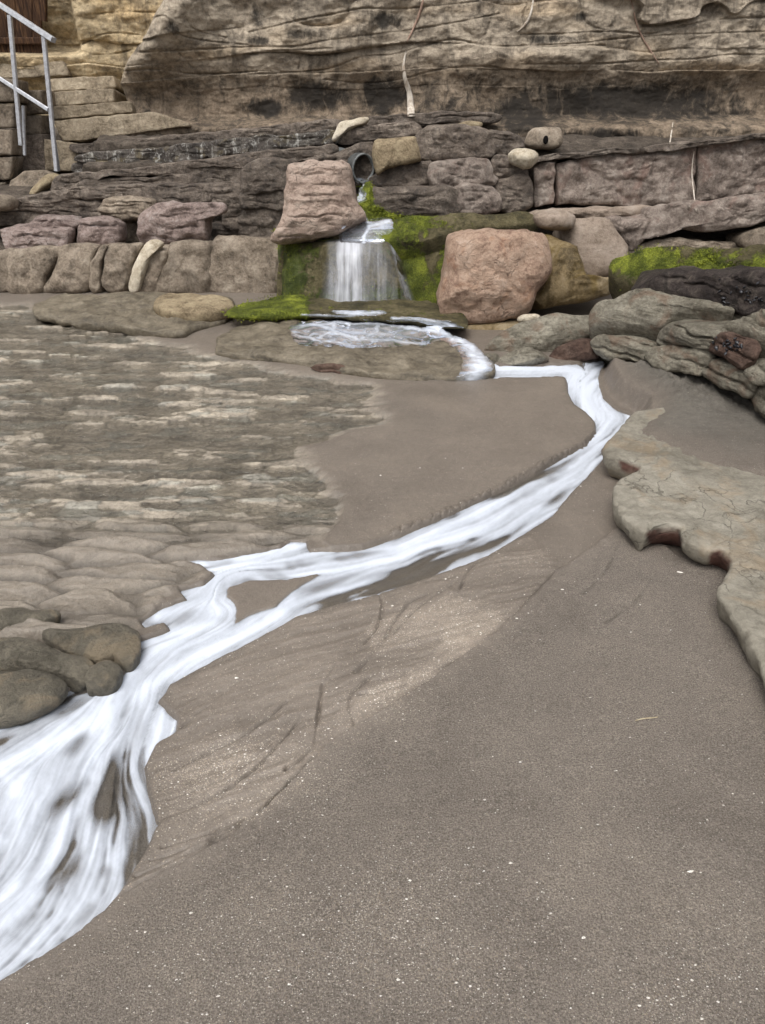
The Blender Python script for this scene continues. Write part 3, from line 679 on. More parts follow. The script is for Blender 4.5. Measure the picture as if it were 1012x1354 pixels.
def top_moss(lo, hi, zlo):                              # moss on what lies above a height
    return lambda V: ss(lo, hi, V[:, 2] + 0.03 * fbm(V[:, 0] * 8, V[:, 1] * 8, V[:, 2] * 8, 3)) * zlo

# ------------------------------------------------------------------ cliff
yc = 8.6
cxs = np.concatenate([[-14, -9, -7, -6], np.linspace(-5.2, 5.2, 1150), [6, 7, 9, 14]])
czs = np.concatenate([[0.3, 0.7], np.linspace(0.95, 2.62, 330), np.linspace(2.7, 4.2, 24), [4.7, 5.2]])
X_, Z_ = [a.ravel() for a in np.meshgrid(cxs, czs)]
def cpx(pts):
    q = vp(pts, yc); return q[:, [0, 2]]
# bedding warps gently
wob = 0.05 * fbm(X_ * 0.8, Z_ * 0.8, 0.0, 3)
yy = np.full_like(X_, yc)
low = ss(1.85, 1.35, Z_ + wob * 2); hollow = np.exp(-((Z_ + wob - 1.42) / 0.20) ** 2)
yy += 0.07 * hollow - 0.035 * np.exp(-((Z_ + wob - 1.72) / 0.12) ** 2) - 0.28 * ss(1.25, 1.12, Z_)
yy += 0.16 * fbm(X_ * 0.9, Z_ * 1.1, 2.0, 3) + 0.06 * fbm(X_ * 2.5, Z_ * 3.5, 5.0, 4) + 0.010 * fbm(X_ * 9, Z_ * 14, 6.0, 4)
yy += 0.25 * (Z_ - 2.0) * ss(2.3, 4, Z_)
lay = (Z_ + wob * 1.5 - 0.05 * X_ * ss(0, -3, X_)) * 4.2 + 1.1 * pn(0.3, 0.7, Z_ * 2.6) + 0.55 * fbm(X_ * 0.7, Z_ * 0.6, 3.0, 3)
li = np.round(lay); dl = np.abs(lay - li) + 0.03 * fbm(X_ * 8, Z_ * 8, 2.0, 2)
upper = 1 - low
amt = ss(-0.25, 0.3, fbm(X_ * 0.8, Z_ * 1.2, 12.0, 3))
yy += upper * (0.09 * pn(np.floor(lay) * 3.7, X_ * 0.6, 0.3) + 0.022 * amt * np.exp(-(dl / 0.045) ** 2))
yy -= upper * 0.10 * np.abs(fbm(X_ * 2.0, Z_ * 2.6, 15.0, 3)) + 0.016 * np.abs(fbm(X_ * 6, Z_ * 9, 16.0, 3))
CRK = [[(330,43),(395,28),(440,20),(480,12),(520,12),(600,5),(680,-5)],[(330,62),(390,62),(430,55),(480,48),(540,40),(600,30),(660,18)],[(330,98),(400,95),(440,90),(480,75),(520,72),(560,60),(600,52),(640,60),(700,62),(800,60)],[(330,72),(360,68),(440,65)],[(430,105),(480,110),(530,105),(580,92),(640,88),(680,95)],[(690,45),(740,45),(800,42),(860,45),(900,35),(960,25),(1060,22)],[(690,60),(760,58),(830,50),(920,45),(1060,40)],[(690,85),(780,85),(860,80),(920,78),(970,72),(1060,75)],[(160,68),(200,70),(280,65),(340,62)],[(160,95),(210,92),(260,98),(340,95)],[(190,30),(230,25),(250,50),(330,60)],[(270,0),(255,20),(262,40),(300,50)],[(700,0),(692,25),(700,60)],[(660,0),(648,30),(640,52)],[(765,0),(775,30),(800,40)],[(885,0),(880,25)],[(240,70),(255,90)],[(400,70),(395,90)],[(90,15),(130,10),(200,12)],[(80,55),(120,40),(165,42)],[(100,70),(130,68),(155,62)]]
crk = np.zeros_like(X_)
for c_ in CRK:
    g = np.exp(-((line_d(cpx(smooth_line(c_, 4)), X_, Z_, 0.1) + 0.008 * fbm(X_ * 25, Z_ * 25, 1.0, 3)) / 0.0075) ** 2) * (0.35 + .65 * ss(-.3, .3, fbm(X_ * 4, Z_ * 4, len(c_), 2)))
    crk = np.maximum(crk, g)
yy += 0.022 * crk
# recessed yellow wall behind the buttress on the left
bl = cpx([(222,-40),(215,0),(190,45),(160,85),(150,110),(160,150),(180,200)])
bx = np.interp(Z_, bl[::-1, 1], bl[::-1, 0]) + 0.02 * fbm(X_ * 6, Z_ * 6, 4.0, 3)
rec = ss(0.10, -0.12, X_ - bx)
yy += 0.55 * rec + 0.45 * ss(-3.05, -3.25, X_) * ss(1.75, 1.85, Z_) - 0.22 * np.exp(-((X_ - bx - 0.25) / 0.22) ** 2) * ss(1.3, 1.8, Z_)
st = 0.62 * low * (0.4 + 0.6 * ss(-0.4, 0.4, fbm(X_ * 1.3, Z_ * 2, 8.0, 4)))
for ex, ey, ea, eb, s_ in [(510,28,25,14,.9),(400,45,22,9,.8),(345,55,18,8,.9),(510,125,40,30,1),(420,128,50,24,1),(350,143,36,16,1),(820,135,190,30,1),(690,150,44,40,1),(765,22,14,8,.9),(725,52,50,8,.7),(900,150,120,14,.8),(340,25,14,22,.6),(240,40,12,10,.7),(250,120,40,20,.5),(640,110,40,20,.5),(790,180,90,14,.9)]:
    e = cpx([(ex, ey), (ex + ea, ey), (ex, ey - eb)]); a_ = e[1, 0] - e[0, 0]; b_ = e[2, 1] - e[0, 1]
    st = np.maximum(st, s_ * np.exp(-(((X_ - e[0, 0]) / a_) ** 2 + ((Z_ - e[0, 1]) / b_) ** 2) ** 1.5))
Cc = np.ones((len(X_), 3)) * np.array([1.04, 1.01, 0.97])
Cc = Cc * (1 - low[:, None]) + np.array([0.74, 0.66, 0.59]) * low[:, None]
Cc = Cc * (1 - rec[:, None]) + np.array([1.40, 1.28, 1.0]) * rec[:, None]
warm = ss(0.0, 0.5, fbm(X_ * 0.9, Z_ * 4, 11.0, 3))[:, None] * ss(1.5, 1.7, Z_)[:, None]
Cc *= 1 + warm * np.array([0.22, 0.14, 0.03])
Cc *= 1 - 0.22 * crk[:, None]
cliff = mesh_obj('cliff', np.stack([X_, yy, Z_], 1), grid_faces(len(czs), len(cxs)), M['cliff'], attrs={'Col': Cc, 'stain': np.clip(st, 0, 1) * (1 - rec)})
tag(cliff, kind='structure')
CY_ = yy.reshape(len(czs), len(cxs))
def cliff_y(x, z):
    j = np.clip(np.searchsorted(cxs, x), 0, len(cxs) - 1); i = np.clip(np.searchsorted(czs, z), 0, len(czs) - 1)
    return float(CY_[i, j])

# stepped rock bank that fills behind the stones
def prof(x):
    L = [(6.85,-.3),(6.85,.26),(7.3,.28),(7.3,.70),(7.62,.72),(7.62,.86),(7.95,.90),(7.95,1.02),(8.2,1.05),(8.9,1.16)]
    Rr = [(6.5,-.3),(6.55,.22),(7.25,.30),(7.45,.56),(7.50,.62),(7.5,.88),(7.6,.95),(7.72,1.0),(8.0,1.05),(8.9,1.16)]
    L2 = [(6.85,-.3),(6.85,.26),(7.3,.28),(7.3,.60),(7.62,.64),(7.9,.66),(8.2,.68),(8.45,.70),(8.6,.9),(9.0,1.16)]
    t = float(ss(-2.70, -2.85, x)); L = [(a[0] * (1 - t) + b[0] * t, a[1] * (1 - t) + b[1] * t) for a, b in zip(L, L2)]
    t = float(ss(-0.6, 0.2, x)); 
    if x > 0.9: Rr = [(a + 0.25 * float(ss(.9, 1.4, x)), b) for a, b in Rr]
    return [(a[0] * (1 - t) + b[0] * t, a[1] * (1 - t) + b[1] * t) for a, b in zip(L, Rr)]
bxs = np.linspace(-6, 6, 420); V = []
for x in bxs:
    pr = prof(x)
    for (a, b), (c_, d_) in zip(pr[:-1], pr[1:]):
        for t in np.linspace(0, 1, 6, endpoint=False): V.append((x, a + (c_ - a) * t, b + (d_ - b) * t))
    V.append((x, *pr[-1]))
V = np.array(V); nn = len(V) // len(bxs)
V[:, 1] += 0.05 * fbm(V[:, 0] * 3, V[:, 1] * 3, V[:, 2] * 6, 4); V[:, 1] += 0.03 * fbm(V[:, 0] * 11, V[:, 1] * 11, V[:, 2] * 15, 3); V[:, 2] += 0.02 * ridged(V[:, 0] * 6, V[:, 1] * 9, 3., 3) + 0.03 * fbm(V[:, 0] * 2.5, V[:, 1] * 3, V[:, 2] * 3 + 9, 4)
tag(mesh_obj('terrace_bank', V, grid_faces(len(bxs), nn), M['bank']), kind='structure')

# ------------------------------------------------------------------ low wall of rounded stones, left
def wall(name, label, group, loc, rows, defaults):
    t = empty(name, loc, label, 'wall', group); t['kind'] = 'thing'
    for r in rows:
        pts, mat = r[0], r[1]; kw = dict(defaults)
        if len(r) > 2: kw.update(r[2])
        stone('stone', pts, mat=mat, parent=t, **kw)
    return t
wall('stone_wall', 'low wall of big rounded brown stones below the pinkish blocks', 'stone walls under the cliff', (-2.0, 6.6, 0), [
 ([(-60,338),(0,335),(22,334),(23,350),(20,384),(-60,388)], 'brown'),
 ([(23,334),(55,328),(89,327),(84,341),(71,366),(64,384),(21,385),(24,360)], 'brown'),
 ([(90,328),(130,328),(136,330),(128,352),(121,383),(66,384),(73,366),(86,341)], 'brown'),
 ([(138,329),(147,326),(144,345),(141,381),(123,382),(129,352)], 'brown'),
 ([(149,326),(180,325),(189,327),(180,350),(173,382),(143,381),(146,345)], 'brown'),
 ([(204,328),(228,328),(225,345),(212,370),(210,385),(184,386),(194,358),(200,337)], 'brown'),
 ([(229,327),(255,324),(282,322),(284,345),(280,386),(250,388),(213,385),(214,370),(227,345)], 'brown'),
 ([(284,322),(320,318),(352,317),(378,322),(374,345),(364,390),(320,389),(283,386)], 'brown'),
], dict(Y=6.55, lean=0.22, Df=0.14, Db=0.25, p=5, amp=0.055, fs=3.4, ex=.10, cl=(.93, 1.0), chisel=6, crag=.018))
tag(stone('pale_stone', [(192,324),(205,317),(217,320),(212,328),(201,335),(193,360),(183,386),(170,385),(176,355),(184,335)], 6.38, 'cream', lean=0.3, Df=0.05, Db=0.08, p=2.4, amp=0.02, fs=9),
    'narrow cream coloured stone leaning down the face of the low rounded wall', 'stone')

G1 = 'pinkish blocks on the ledge'
for pts, Y, lab in [
 ([(6,300),(35,295),(42,300),(70,302),(92,304),(91,330),(60,331),(5,333),(4,318)], 6.75, 'flat pinkish grey block at the steps end of the ledge'),
 ([(42,291),(50,286),(80,286),(104,287),(108,296),(98,304),(70,302),(44,300)], 6.98, 'thin pinkish slab lying behind the flat pinkish grey block'),
 ([(105,294),(115,287),(150,286),(160,290),(162,305),(158,324),(130,327),(104,327)], 6.78, 'squarish pink block with dark base between slab and brown block'),
 ([(132,265),(160,260),(203,260),(206,275),(204,290),(165,293),(140,290),(132,284)], 7.08, 'brown block with a smooth pale top behind the squarish pink block'),
 ([(184,292),(188,280),(200,270),(240,268),(288,268),(298,273),(296,283),(276,290),(273,318),(255,323),(220,322),(184,321)], 6.75, 'craggy lilac grey block with jutting top lip on the ledge')]:
    tag(stone('stone_block', pts, Y, 'pinkgrey' if Y < 7.05 else 'brown', lean=0.12, Df=0.11, Db=0.25, p=4, amp=0.03, fs=7, strat=0.016, chisel=9, crag=.04), lab, 'stone block', G1)
tag(stone('rock', [(-40,258),(0,257),(15,260),(20,268),(15,277),(-10,279),(-40,279)], 7.0, 'brown', Df=.1, Db=.2), 'rounded brown rock at the foot of the stepped path wall', 'rock')

# ------------------------------------------------------------------ dark terraced courses, left
D = dict(Y=7.2, lean=0.1, Df=0.07, Db=0.25, p=8.0, amp=0.035, fs=5, strat=0.006, ex=.13, cl=(.94, 1.0), chisel=8, crag=.03)
wall('stone_wall', 'dark wet stone courses right behind the pinkish blocks', 'stone walls under the cliff', (-1.8, 7.2, .3), [
 ([(28,263),(50,256),(86,252),(87,264),(60,267),(38,268)], 'wet'), ([(88,252),(116,249),(116,262),(88,264)], 'wet'), ([(117,249),(150,247),(196,246),(197,262),(150,263),(118,263)], 'wet'),
 ([(198,246),(240,245),(276,246),(276,268),(240,267),(198,266)], 'wet'), ([(277,246),(322,245),(322,270),(300,272),(277,270)], 'wet'),
 ([(34,268),(80,266),(80,278),(36,279)], 'wet'), ([(81,266),(131,264),(131,278),(81,278)], 'wet'),
 ([(-40,284),(0,282),(40,280),(40,294),(-40,298)], 'wet'), ([(41,280),(90,279),(131,279),(131,292),(41,294)], 'wet'),
 ([(206,268),(240,268),(240,292),(206,292)], 'wet'), ([(298,272),(322,271),(323,298),(298,298)], 'wet'), ([(276,298),(323,299),(323,325),(276,325)], 'wet'), ([(100,294),(180,294),(184,324),(150,326),(100,326)], 'brown'),
 ([(324,254),(350,253),(378,251),(376,275),(350,274),(324,273)], 'wet', dict(Df=.1)), ([(324,275),(374,277),(364,322),(326,322)], 'wet', dict(Df=.1)),
 ([(326,225),(345,214),(370,212),(388,214),(384,235),(378,250),(350,253),(326,252)], 'wet', dict(Df=.12)),
], D)
D3 = dict(D, Y=7.5)
wall('stone_wall', 'dark purplish stone course with a wavy crack above the wet courses', 'stone walls under the cliff', (-1.6, 7.5, .7), [
 ([(76,236),(90,231),(118,229),(118,247),(95,250),(72,252)], 'wet'), ([(118,229),(150,226),(190,222),(255,214),(254,230),(190,232),(150,233),(119,237)], 'wet'),
 ([(119,238),(150,235),(190,234),(252,232),(250,244),(190,246),(119,247)], 'wet'), ([(256,214),(295,208),(336,203),(334,219),(310,221),(282,218),(258,222)], 'wet'),
 ([(256,223),(282,220),(312,222),(326,222),(325,245),(290,245),(254,244)], 'wet'),
 ([(336,203),(370,199),(420,194),(436,191),(440,205),(400,213),(385,214),(345,214),(335,220)], 'wet'),
], D3)
wall('stone_wall', 'white crusted stone course with yellow patches below the cliff ledge', 'stone walls under the cliff', (-1.4, 7.75, .9), [
 ([(104,215),(130,211),(150,211),(151,226),(104,228)], 'white'), ([(106,205),(130,202),(150,201),(151,210),(106,214)], 'white'),
 ([(152,201),(190,199),(226,197),(227,217),(190,221),(152,225)], 'white'), ([(228,196),(250,192),(278,190),(274,208),(250,212),(229,215)], 'white'),
 ([(280,189),(305,185),(329,183),(327,202),(300,205),(279,208)], 'white'), ([(330,183),(361,180),(361,199),(330,202)], 'white'),
 ([(362,181),(400,178),(444,174),(442,190),(400,194),(363,198)], 'white'),
 ([(456,172),(500,167),(545,163),(548,180),(500,184),(456,190)], 'wet'),
], dict(D, Y=7.8))
wall('stone_ledge', 'long thin dark ledge of stone at the foot of the cliff', 'stone walls under the cliff', (-1.0, 8.05, 1.0), [
 ([(104,192),(150,187),(188,184),(190,196),(150,200),(108,203)], 'wet'), ([(189,184),(250,178),(312,173),(311,184),(250,191),(190,196)], 'wet'),
 ([(313,173),(345,169),(380,166),(380,179),(345,182),(314,184)], 'wet'), ([(381,166),(410,163),(446,160),(446,174),(410,177),(381,179)], 'wet'),
 ([(486,157),(515,154),(546,152),(546,163),(515,166),(486,168)], 'wet'), ([(547,152),(600,149),(645,149),(656,158),(640,163),(600,163),(547,165)], 'wet', dict(strat=.02)),
], dict(D, Y=8.1))
tag(stone('pale_stone', [(440,186),(445,172),(450,162),(470,158),(487,156),(486,164),(470,169),(458,174),(446,187)], 7.72, 'cream', lean=.3, Df=.07, Db=.1, p=2.6, amp=.02), 'cream stone draped over the dark ledge above the pipe', 'stone')
tag(stone('pale_stone', [(600,167),(613,161),(630,160),(639,163),(634,170),(612,172)], 7.95, 'tan', lean=.3, Df=.07, Db=.1, p=2.6, amp=.02), 'small yellowish stone tucked on the ledge right of the white root', 'stone')

# ------------------------------------------------------------------ stones round the pipe
wall('stone_wall', 'rough brown stone wall with big blocks beside the drain pipe', 'stone walls under the cliff', (.6, 7.2, .4), [
 ([(553,179),(570,169),(600,167),(636,169),(645,186),(649,204),(600,211),(558,209),(556,195)], 'wet', dict(Y=7.5, Df=.1)),
 ([(640,178),(660,174),(680,176),(692,194),(672,205),(650,204)], 'wet', dict(Y=7.6)),
 ([(511,224),(535,218),(560,214),(569,216),(567,247),(530,249),(496,249),(492,236)], 'wet', dict(Y=7.3)),
 ([(572,219),(590,213),(640,212),(650,230),(655,241),(620,247),(572,246)], 'block', dict(Y=7.22, Df=.1)),
 ([(487,254),(500,250),(560,249),(600,249),(602,282),(560,284),(500,285),(484,272)], 'wet', dict(Y=7.1, Df=.1)),
 ([(603,249),(650,248),(662,276),(640,283),(603,284)], 'block', dict(Y=7.1, Df=.08)),
 ([(656,241),(672,236),(696,234),(701,272),(664,278),(655,255)], 'wet', dict(Y=7.25)),
 ([(655,207),(672,206),(690,222),(696,232),(660,237),(652,225)], 'wet', dict(Y=7.4)),
 ([(440,206),(462,196),(490,190),(494,205),(494,235),(480,240),(470,240),(464,218),(442,212)], 'wet', dict(Y=7.35, Df=.04)),
 ([(400,213),(436,204),(440,212),(400,214)], 'wet', dict(Y=7.3)),
], dict(lean=0.12, Db=0.3, p=5, amp=0.035, fs=6, Df=.08, strat=.006, ex=.10, cl=(.92, 1.0), chisel=10, crag=.035))
tag(stone('stone_block', [(493,191),(500,185),(545,181),(550,186),(556,205),(555,213),(528,219),(510,224),(500,232),(496,222),(492,205)], 7.28, 'tan', lean=.1, Df=.14, Db=.2, p=3.6, amp=.025), 'tan block with lichen sitting right beside the pipe mouth', 'stone block')
tag(stone('pale_stone', [(672,204),(684,197),(704,197),(713,205),(706,218),(692,225),(676,216)], 7.2, 'cream', Df=.12, Db=.12, p=2.2, amp=.03, fs=7), 'round cream boulder perched on the dark wall ledge', 'stone')
t = stone('stone_block', [(697,181),(705,171),(722,168),(740,169),(744,188),(735,196),(697,196)], 7.75, 'brown', Df=.1, Db=.15, p=3.6, amp=.02)
tag(t, 'brown block with a small dark hole in its face under the cliff', 'stone block')
k = NT('black_hole_shade'); k.l(k.surf((0.006, 0.005, 0.005), 0.9, 0.1), k.out.inputs[0]); M['hollow'] = k.m
hpt = vp([(722,185)], 7.64)[0]
keep(pillow('hole', np.array([[hpt[0] + .022 * math.cos(a), hpt[1], hpt[2] + .036 * math.sin(a)] for a in np.linspace(0, 2 * math.pi, 8, endpoint=False)]), (0, -1, 0), .012, .05, 'hollow', nang=16, nring=4, amp=.004, p=3), t)  # solid black cap on the face; its colour stands for the hole's shade

# pipe
ax = Vector((0.5, -1.0, -0.05)).normalized(); ctr = Vector(vp([(478,222)], 7.30)[0])
s1 = ax.cross(Vector((0, 0, 1))).normalized(); s2 = s1.cross(ax).normalized()
ro, ri, N_ = 0.116, 0.108, 40; V = []; Fp = []
for r, d in [(ro, -.6), (ro, 0.02), (ro + .006, .02), (ro + .006, .05), (ri, .05), (ri, -.6)]:
    for i in range(N_):
        a = 2 * math.pi * i / N_; V.append(tuple(ctr + ax * d + (s1 * math.cos(a) * 0.86 + s2 * math.sin(a)) * r))
for r in range(5):
    for i in range(N_): j = (i + 1) % N_; Fp.append((r * N_ + i, r * N_ + j, (r + 1) * N_ + j, (r + 1) * N_ + i))
Fp.append(tuple(range(5 * N_, 6 * N_)))
tag(mesh_obj('drain_pipe', V, Fp, M['pipe']), 'grey drain pipe mouth poking out of the dark stone wall', 'pipe')

# ------------------------------------------------------------------ right-hand blocks
wall('stone_wall', 'wall of large weathered pinkish blocks under the dark cliff ledge', 'stone walls under the cliff', (2.2, 7.3, .5), [
 ([(702,222),(715,214),(731,212),(730,270),(704,273),(700,245)], 'block'),
 ([(735,216),(760,209),(800,204),(868,198),(916,194),(915,266),(880,271),(835,272),(780,270),(736,271)], 'block', dict(nang=90, nring=22)),
 ([(920,194),(960,188),(1010,181),(1090,172),(1090,246),(1010,254),(960,262),(921,267)], 'block', dict(nang=90, nring=22)),
 ([(690,210),(760,203),(850,195),(850,203),(760,209),(700,216)], 'wet', dict(Y=7.4)), ([(851,195),(950,184),(1090,168),(1090,175),(950,190),(851,203)], 'wet', dict(Y=7.4)),
], dict(Y=7.4, lean=0.14, Df=.08, Db=.25, p=10, amp=.04, fs=4, ex=.02, round_n=1, cl=(.90, 1.0), chisel=5, crag=.05))
wall('stone_ledge', 'smooth pinkish grey rock ledge overhanging a dark hollow', 'stone walls under the cliff', (2.0, 7.0, .3), [
 ([(700,282),(740,276),(790,273),(862,274),(862,284),(800,287),(750,285),(705,288)], 'grey', dict(Y=7.15)),
 ([(863,274),(920,268),(1000,257),(1090,247),(1090,285),(1010,293),(970,300),(930,306),(895,300),(868,303),(858,312),(845,320),(852,300),(858,286)], 'block', dict(nang=90, nring=20)),
 ([(797,289),(830,287),(857,286),(850,316),(836,334),(830,333),(815,309)], 'block'),
 ([(850,322),(880,316),(930,318),(985,322),(985,332),(900,334),(840,336)], 'brown', dict(Y=7.0)),
 ([(985,312),(1010,303),(1090,295),(1090,328),(1000,330),(982,325)], 'brown', dict(Y=6.85)),
], dict(Y=6.95, lean=.2, Df=.1, Db=.4, p=4, amp=.045, fs=4, ex=.06, cl=(.92, 1.0), chisel=7, crag=.04))

# ------------------------------------------------------------------ the mossy face the water runs down
def fall_y(px, py):                                     # distance of the face at a pixel column and row
    t = (py - 316) / 100.0
    b = np.interp(px, [340, 362, 370, 378, 420, 432, 500], [6.9, 6.6, 6.2, 5.92, 5.84, 5.78, 5.76])
    edge_r = 512 + 36 * np.clip(t, -.1, 1.1)
    side = ss(-3, 9, px - edge_r)
    b = b * (1 - side) + 5.97 * side
    b = b - 0.07 * np.exp(-((px - 468) / 48.0) ** 2)
    return b + 0.22 * (1 - np.clip(t, 0, 1)) ** 1.4 + 0.10 * ss(0.22, -0.04, t) + 0.15 * ss(0.06, -0.04, t)
pxs = np.linspace(362, 606, 190); pys = np.concatenate([np.linspace(302, 420, 110)])
PX, PY = [a.ravel() for a in np.meshgrid(pxs, pys)]
Yf = fall_y(PX + 4 * fbm(PX * .03, PY * .03, 0, 3), PY)
dx, dy, dz = ray(PX, PY); 
base3 = np.stack([Yf / dy * dx, Yf, H + Yf / dy * dz], 1)
rel = 0.022 * fbm(base3[:, 0] * 9, base3[:, 1] * 3, base3[:, 2] * 5, 5) + 0.010 * ridged(base3[:, 0] * 14, base3[:, 2] * 9, 1.0, 3)
fv_ = base3.copy(); fv_[:, 1] += rel
mossm = np.maximum.reduce([1.0 * ss(436, 405, PX + 6 * fbm(PX * .05, PY * .05, 1, 3)), 0.85 * ss(520, 545, PX), 0.75 * ss(345, 395, PY) + 0 * PX, 0.42 * ss(470, 500, PX)])
mossm = np.maximum(mossm, 0.9 * ss(326, 316, PY))
mossm *= .85
bare = np.exp(-(((PX - 572) / 10) ** 2 + ((PY - 335) / 22) ** 2))
mossm = mossm * (1 - bare) - 0.35 * np.exp(-((PX - 405) / 14.0) ** 2) - .15 * np.exp(-((PX - 460) / 30.0) ** 2)
wr = empty('waterfall_rock', tuple(base3[-95]), 'green mossy rock face with the small waterfall running down it', 'rock')
keep(mesh_obj('rock_face', fv_, grid_faces(len(pys), len(pxs)), M['moss'], attrs={'moss': mossm, 'mossdark': 0.55 * ss(322, 335, PY) * ss(560, 520, PX) + .2 * ss(322, 335, PY)}), wr)
# solid behind the face
keep(stone('rock_body', [(372,332),(395,324),(460,318),(520,320),(588,318),(586,345),(580,400),(570,414),(450,416),(372,400),(367,390)], 6.12, 'moss', lean=.25, Df=.02, Db=.5), wr)
# falling water
pxs = np.linspace(408, 572, 240); pys = np.linspace(296, 418, 150)
PX, PY = [a.ravel() for a in np.meshgrid(pxs, pys)]
Yf = fall_y(PX, PY) - 0.02; dx, dy, dz = ray(PX, PY)
W3 = np.stack([Yf / dy * dx, Yf, H + Yf / dy * dz], 1)
W3[:, 1] += 0.018 * fbm(W3[:, 0] * 9, W3[:, 1] * 3, W3[:, 2] * 5, 4) - .006 * fbm(W3[:, 0] * 60, 0, W3[:, 2] * 5, 3)
t = (PY - 316) / 100
ctrx = 463 - 3 * t + 3 * fbm(0 * PX, PY * .03, 2., 2); wdt = 19 + 8 * np.clip(t, 0, 1)
core = np.exp(-(np.abs(PX - ctrx) / wdt) ** 3)
str1 = fbm(PX * .16, PY * .010, 1, 4, .6); str2 = fbm(PX * .06, PY * .02, 5, 3)
ff = core * (0.58 + .55 * str1 + .40 * str2) * (1 - .15 * t)
lineL = np.exp(-(np.abs(PX - (451 + 3 * np.sin(t * 5))) / 4) ** 2) * .40 + np.exp(-(np.abs(PX - (467 + 2 * np.sin(t * 7))) / 3.5) ** 2) * .30
lineR = np.exp(-((PX - (516 + 34 * t - 6 * t * (1 - t))) / (2.4 + 2 * t)) ** 2) * ss(0.02, 0.1, t) * (.45 + .5 * fbm(PX * .2, PY * .12, 2, 3))
veil = .22 * ss(522, 486, PX - 26 * t + 8 * str2) * ss(428, 444, PX) * (.8 + 1.1 * str1 + .6 * str2)
foot = .95 * ss(0.90, 0.98, t + .02 * str2) * np.exp(-((PX - 468) / 40) ** 2) * (.7 + str1)
ff = np.clip(np.maximum.reduce([ff, lineL * (.7 + str1), lineR, foot, veil]), 0, .93) * ss(-.02, .02, t) * ss(408, 420, PX) * ss(572, 560, PX)
fm = ff.reshape(len(pys), len(pxs)) > 0.02
f_ = grid_faces(len(pys), len(pxs), fm); V_, f_, a_ = compact(W3, f_, {'foam': ff})
tag(mesh_obj('waterfall_water', V_, f_, M['veil'], attrs=a_), kind='structure')

# mossy shelf above the fall and the trickle from the pipe
tag(stone('mossy_shelf', [(444,303),(480,296),(520,291),(560,287),(640,284),(705,283),(708,296),(640,304),(592,312),(560,318),(520,322),(452,322),(436,314)], 6.05, 'moss', lean=1.6, Df=.05, Db=.25, front=(0, -.35, 1), p=3, amp=.03,
    crag=.03, chisel=5, cl=(.9, 1.), moss=lambda V: 0.55 * ss(0.75, 0.2, V[:, 0] + .3 * fbm(V[:, 0] * 4, V[:, 1] * 9, 0., 3)) * ss(-.30, 0.0, V[:, 0]) + .1), 'flat shelf covered in bright green moss above the waterfall', 'rock')
tag(stone('moss_patch', [(473,262),(478,248),(484,241),(492,245),(488,262),(484,275),(492,283),(520,286),(545,288),(520,292),(486,295),(478,284),(472,272)], 6.72, 'moss', lean=.5, Df=.05, Db=.12, p=2.4, amp=.045, fs=12, nang=80, nring=16, moss=lambda V: np.full(len(V), .95)), 'bright green moss cushion hanging below the pipe', 'moss')
# ------------------------------------------------------------------ single boulders
tag(stone('pink_boulder', [(382,224),(395,215),(420,213),(440,213),(458,217),(465,230),(472,265),(485,292),(452,310),(400,321),(364,322),(362,312),(372,295),(378,262),(380,238)], 6.12, 'pinktall', lean=.28, Df=.22, Db=.35, p=3.6, amp=.035, fs=6, strat=.010, nang=110, nring=34, chisel=8, crag=.022, cl=(.9, 1.0)), 'tall pale pink boulder with cracked layers beside the waterfall', 'boulder')
tag(stone('pink_boulder', [(592,320),(603,307),(640,301),(690,300),(713,306),(725,330),(724,360),(708,385),(702,405),(682,420),(600,428),(577,424),(575,405),(583,370),(589,342)], 5.5, 'pink', lean=.2, Df=.26, Db=.4, p=3.4, amp=.035, fs=5, nang=100, nring=34, chisel=9, crag=.022, cl=(.86, 1.0)), 'big orange pink boulder right of the waterfall', 'boulder')
tag(stone('pale_stone', [(706,287),(714,281),(730,279),(746,279),(760,287),(757,302),(738,305),(714,301)], 6.05, 'grey', Df=.11, Db=.15, p=2.4, amp=.02), 'smooth pale grey stone resting on top of the ochre rock', 'stone')
tag(stone('boulder', [(738,292),(765,289),(796,287),(815,308),(832,334),(824,352),(800,366),(775,372),(755,352),(742,320)], 6.1, 'grey', lean=.35, Df=.14, Db=.4, p=3.6, amp=.03, fs=3, chisel=6), 'smooth beige grey boulder leaning behind the ochre rock', 'boulder')
tag(stone('boulder', [(716,305),(740,303),(754,312),(768,342),(776,366),(808,366),(826,372),(818,385),(795,393),(745,404),(708,411),(698,402),(720,372),(724,335)], 5.65, 'ochre', lean=.32, Df=.12, Db=.4, p=3.2, amp=.03, fs=3, nang=80, nring=20, chisel=8, crag=.03), 'ochre streaked wet rock tapering down beside the orange pink boulder', 'boulder')

# ------------------------------------------------------------------ lower mossy ledge, slab, rocks by the stream head
tag(pillow('mossy_ledge', gp([(300,412),(318,402),(345,394),(375,390),(420,392),(480,394),(540,396),(590,404),(614,418),(618,432),(590,428),(540,423),(500,421),(440,417),(390,416),(340,419),(306,418)], .095), (0, 0, 1), .022, .035, 'moss', p=3.4, amp=.022, fs=6, nang=120, nring=12, chisel=4, cl=(.9, 1.), crag=.02, seed=21,
    moss=lambda V: 0.95 * ss(-.45, -.7, V[:, 0] + .12 * fbm(V[:, 0] * 8, V[:, 1] * 8, 0, 3)) + .25), 'thin mossy rock ledge at the foot of the waterfall', 'rock')
tag(stone('mossy_ledge', [(608,432),(640,427),(690,424),(700,430),(690,442),(660,448),(640,452),(614,442)], 5.35, 'ochre', lean=.8, Df=.06, Db=.2, p=2.8, amp=.02), 'damp brown rock wedged under the orange pink boulder', 'rock')
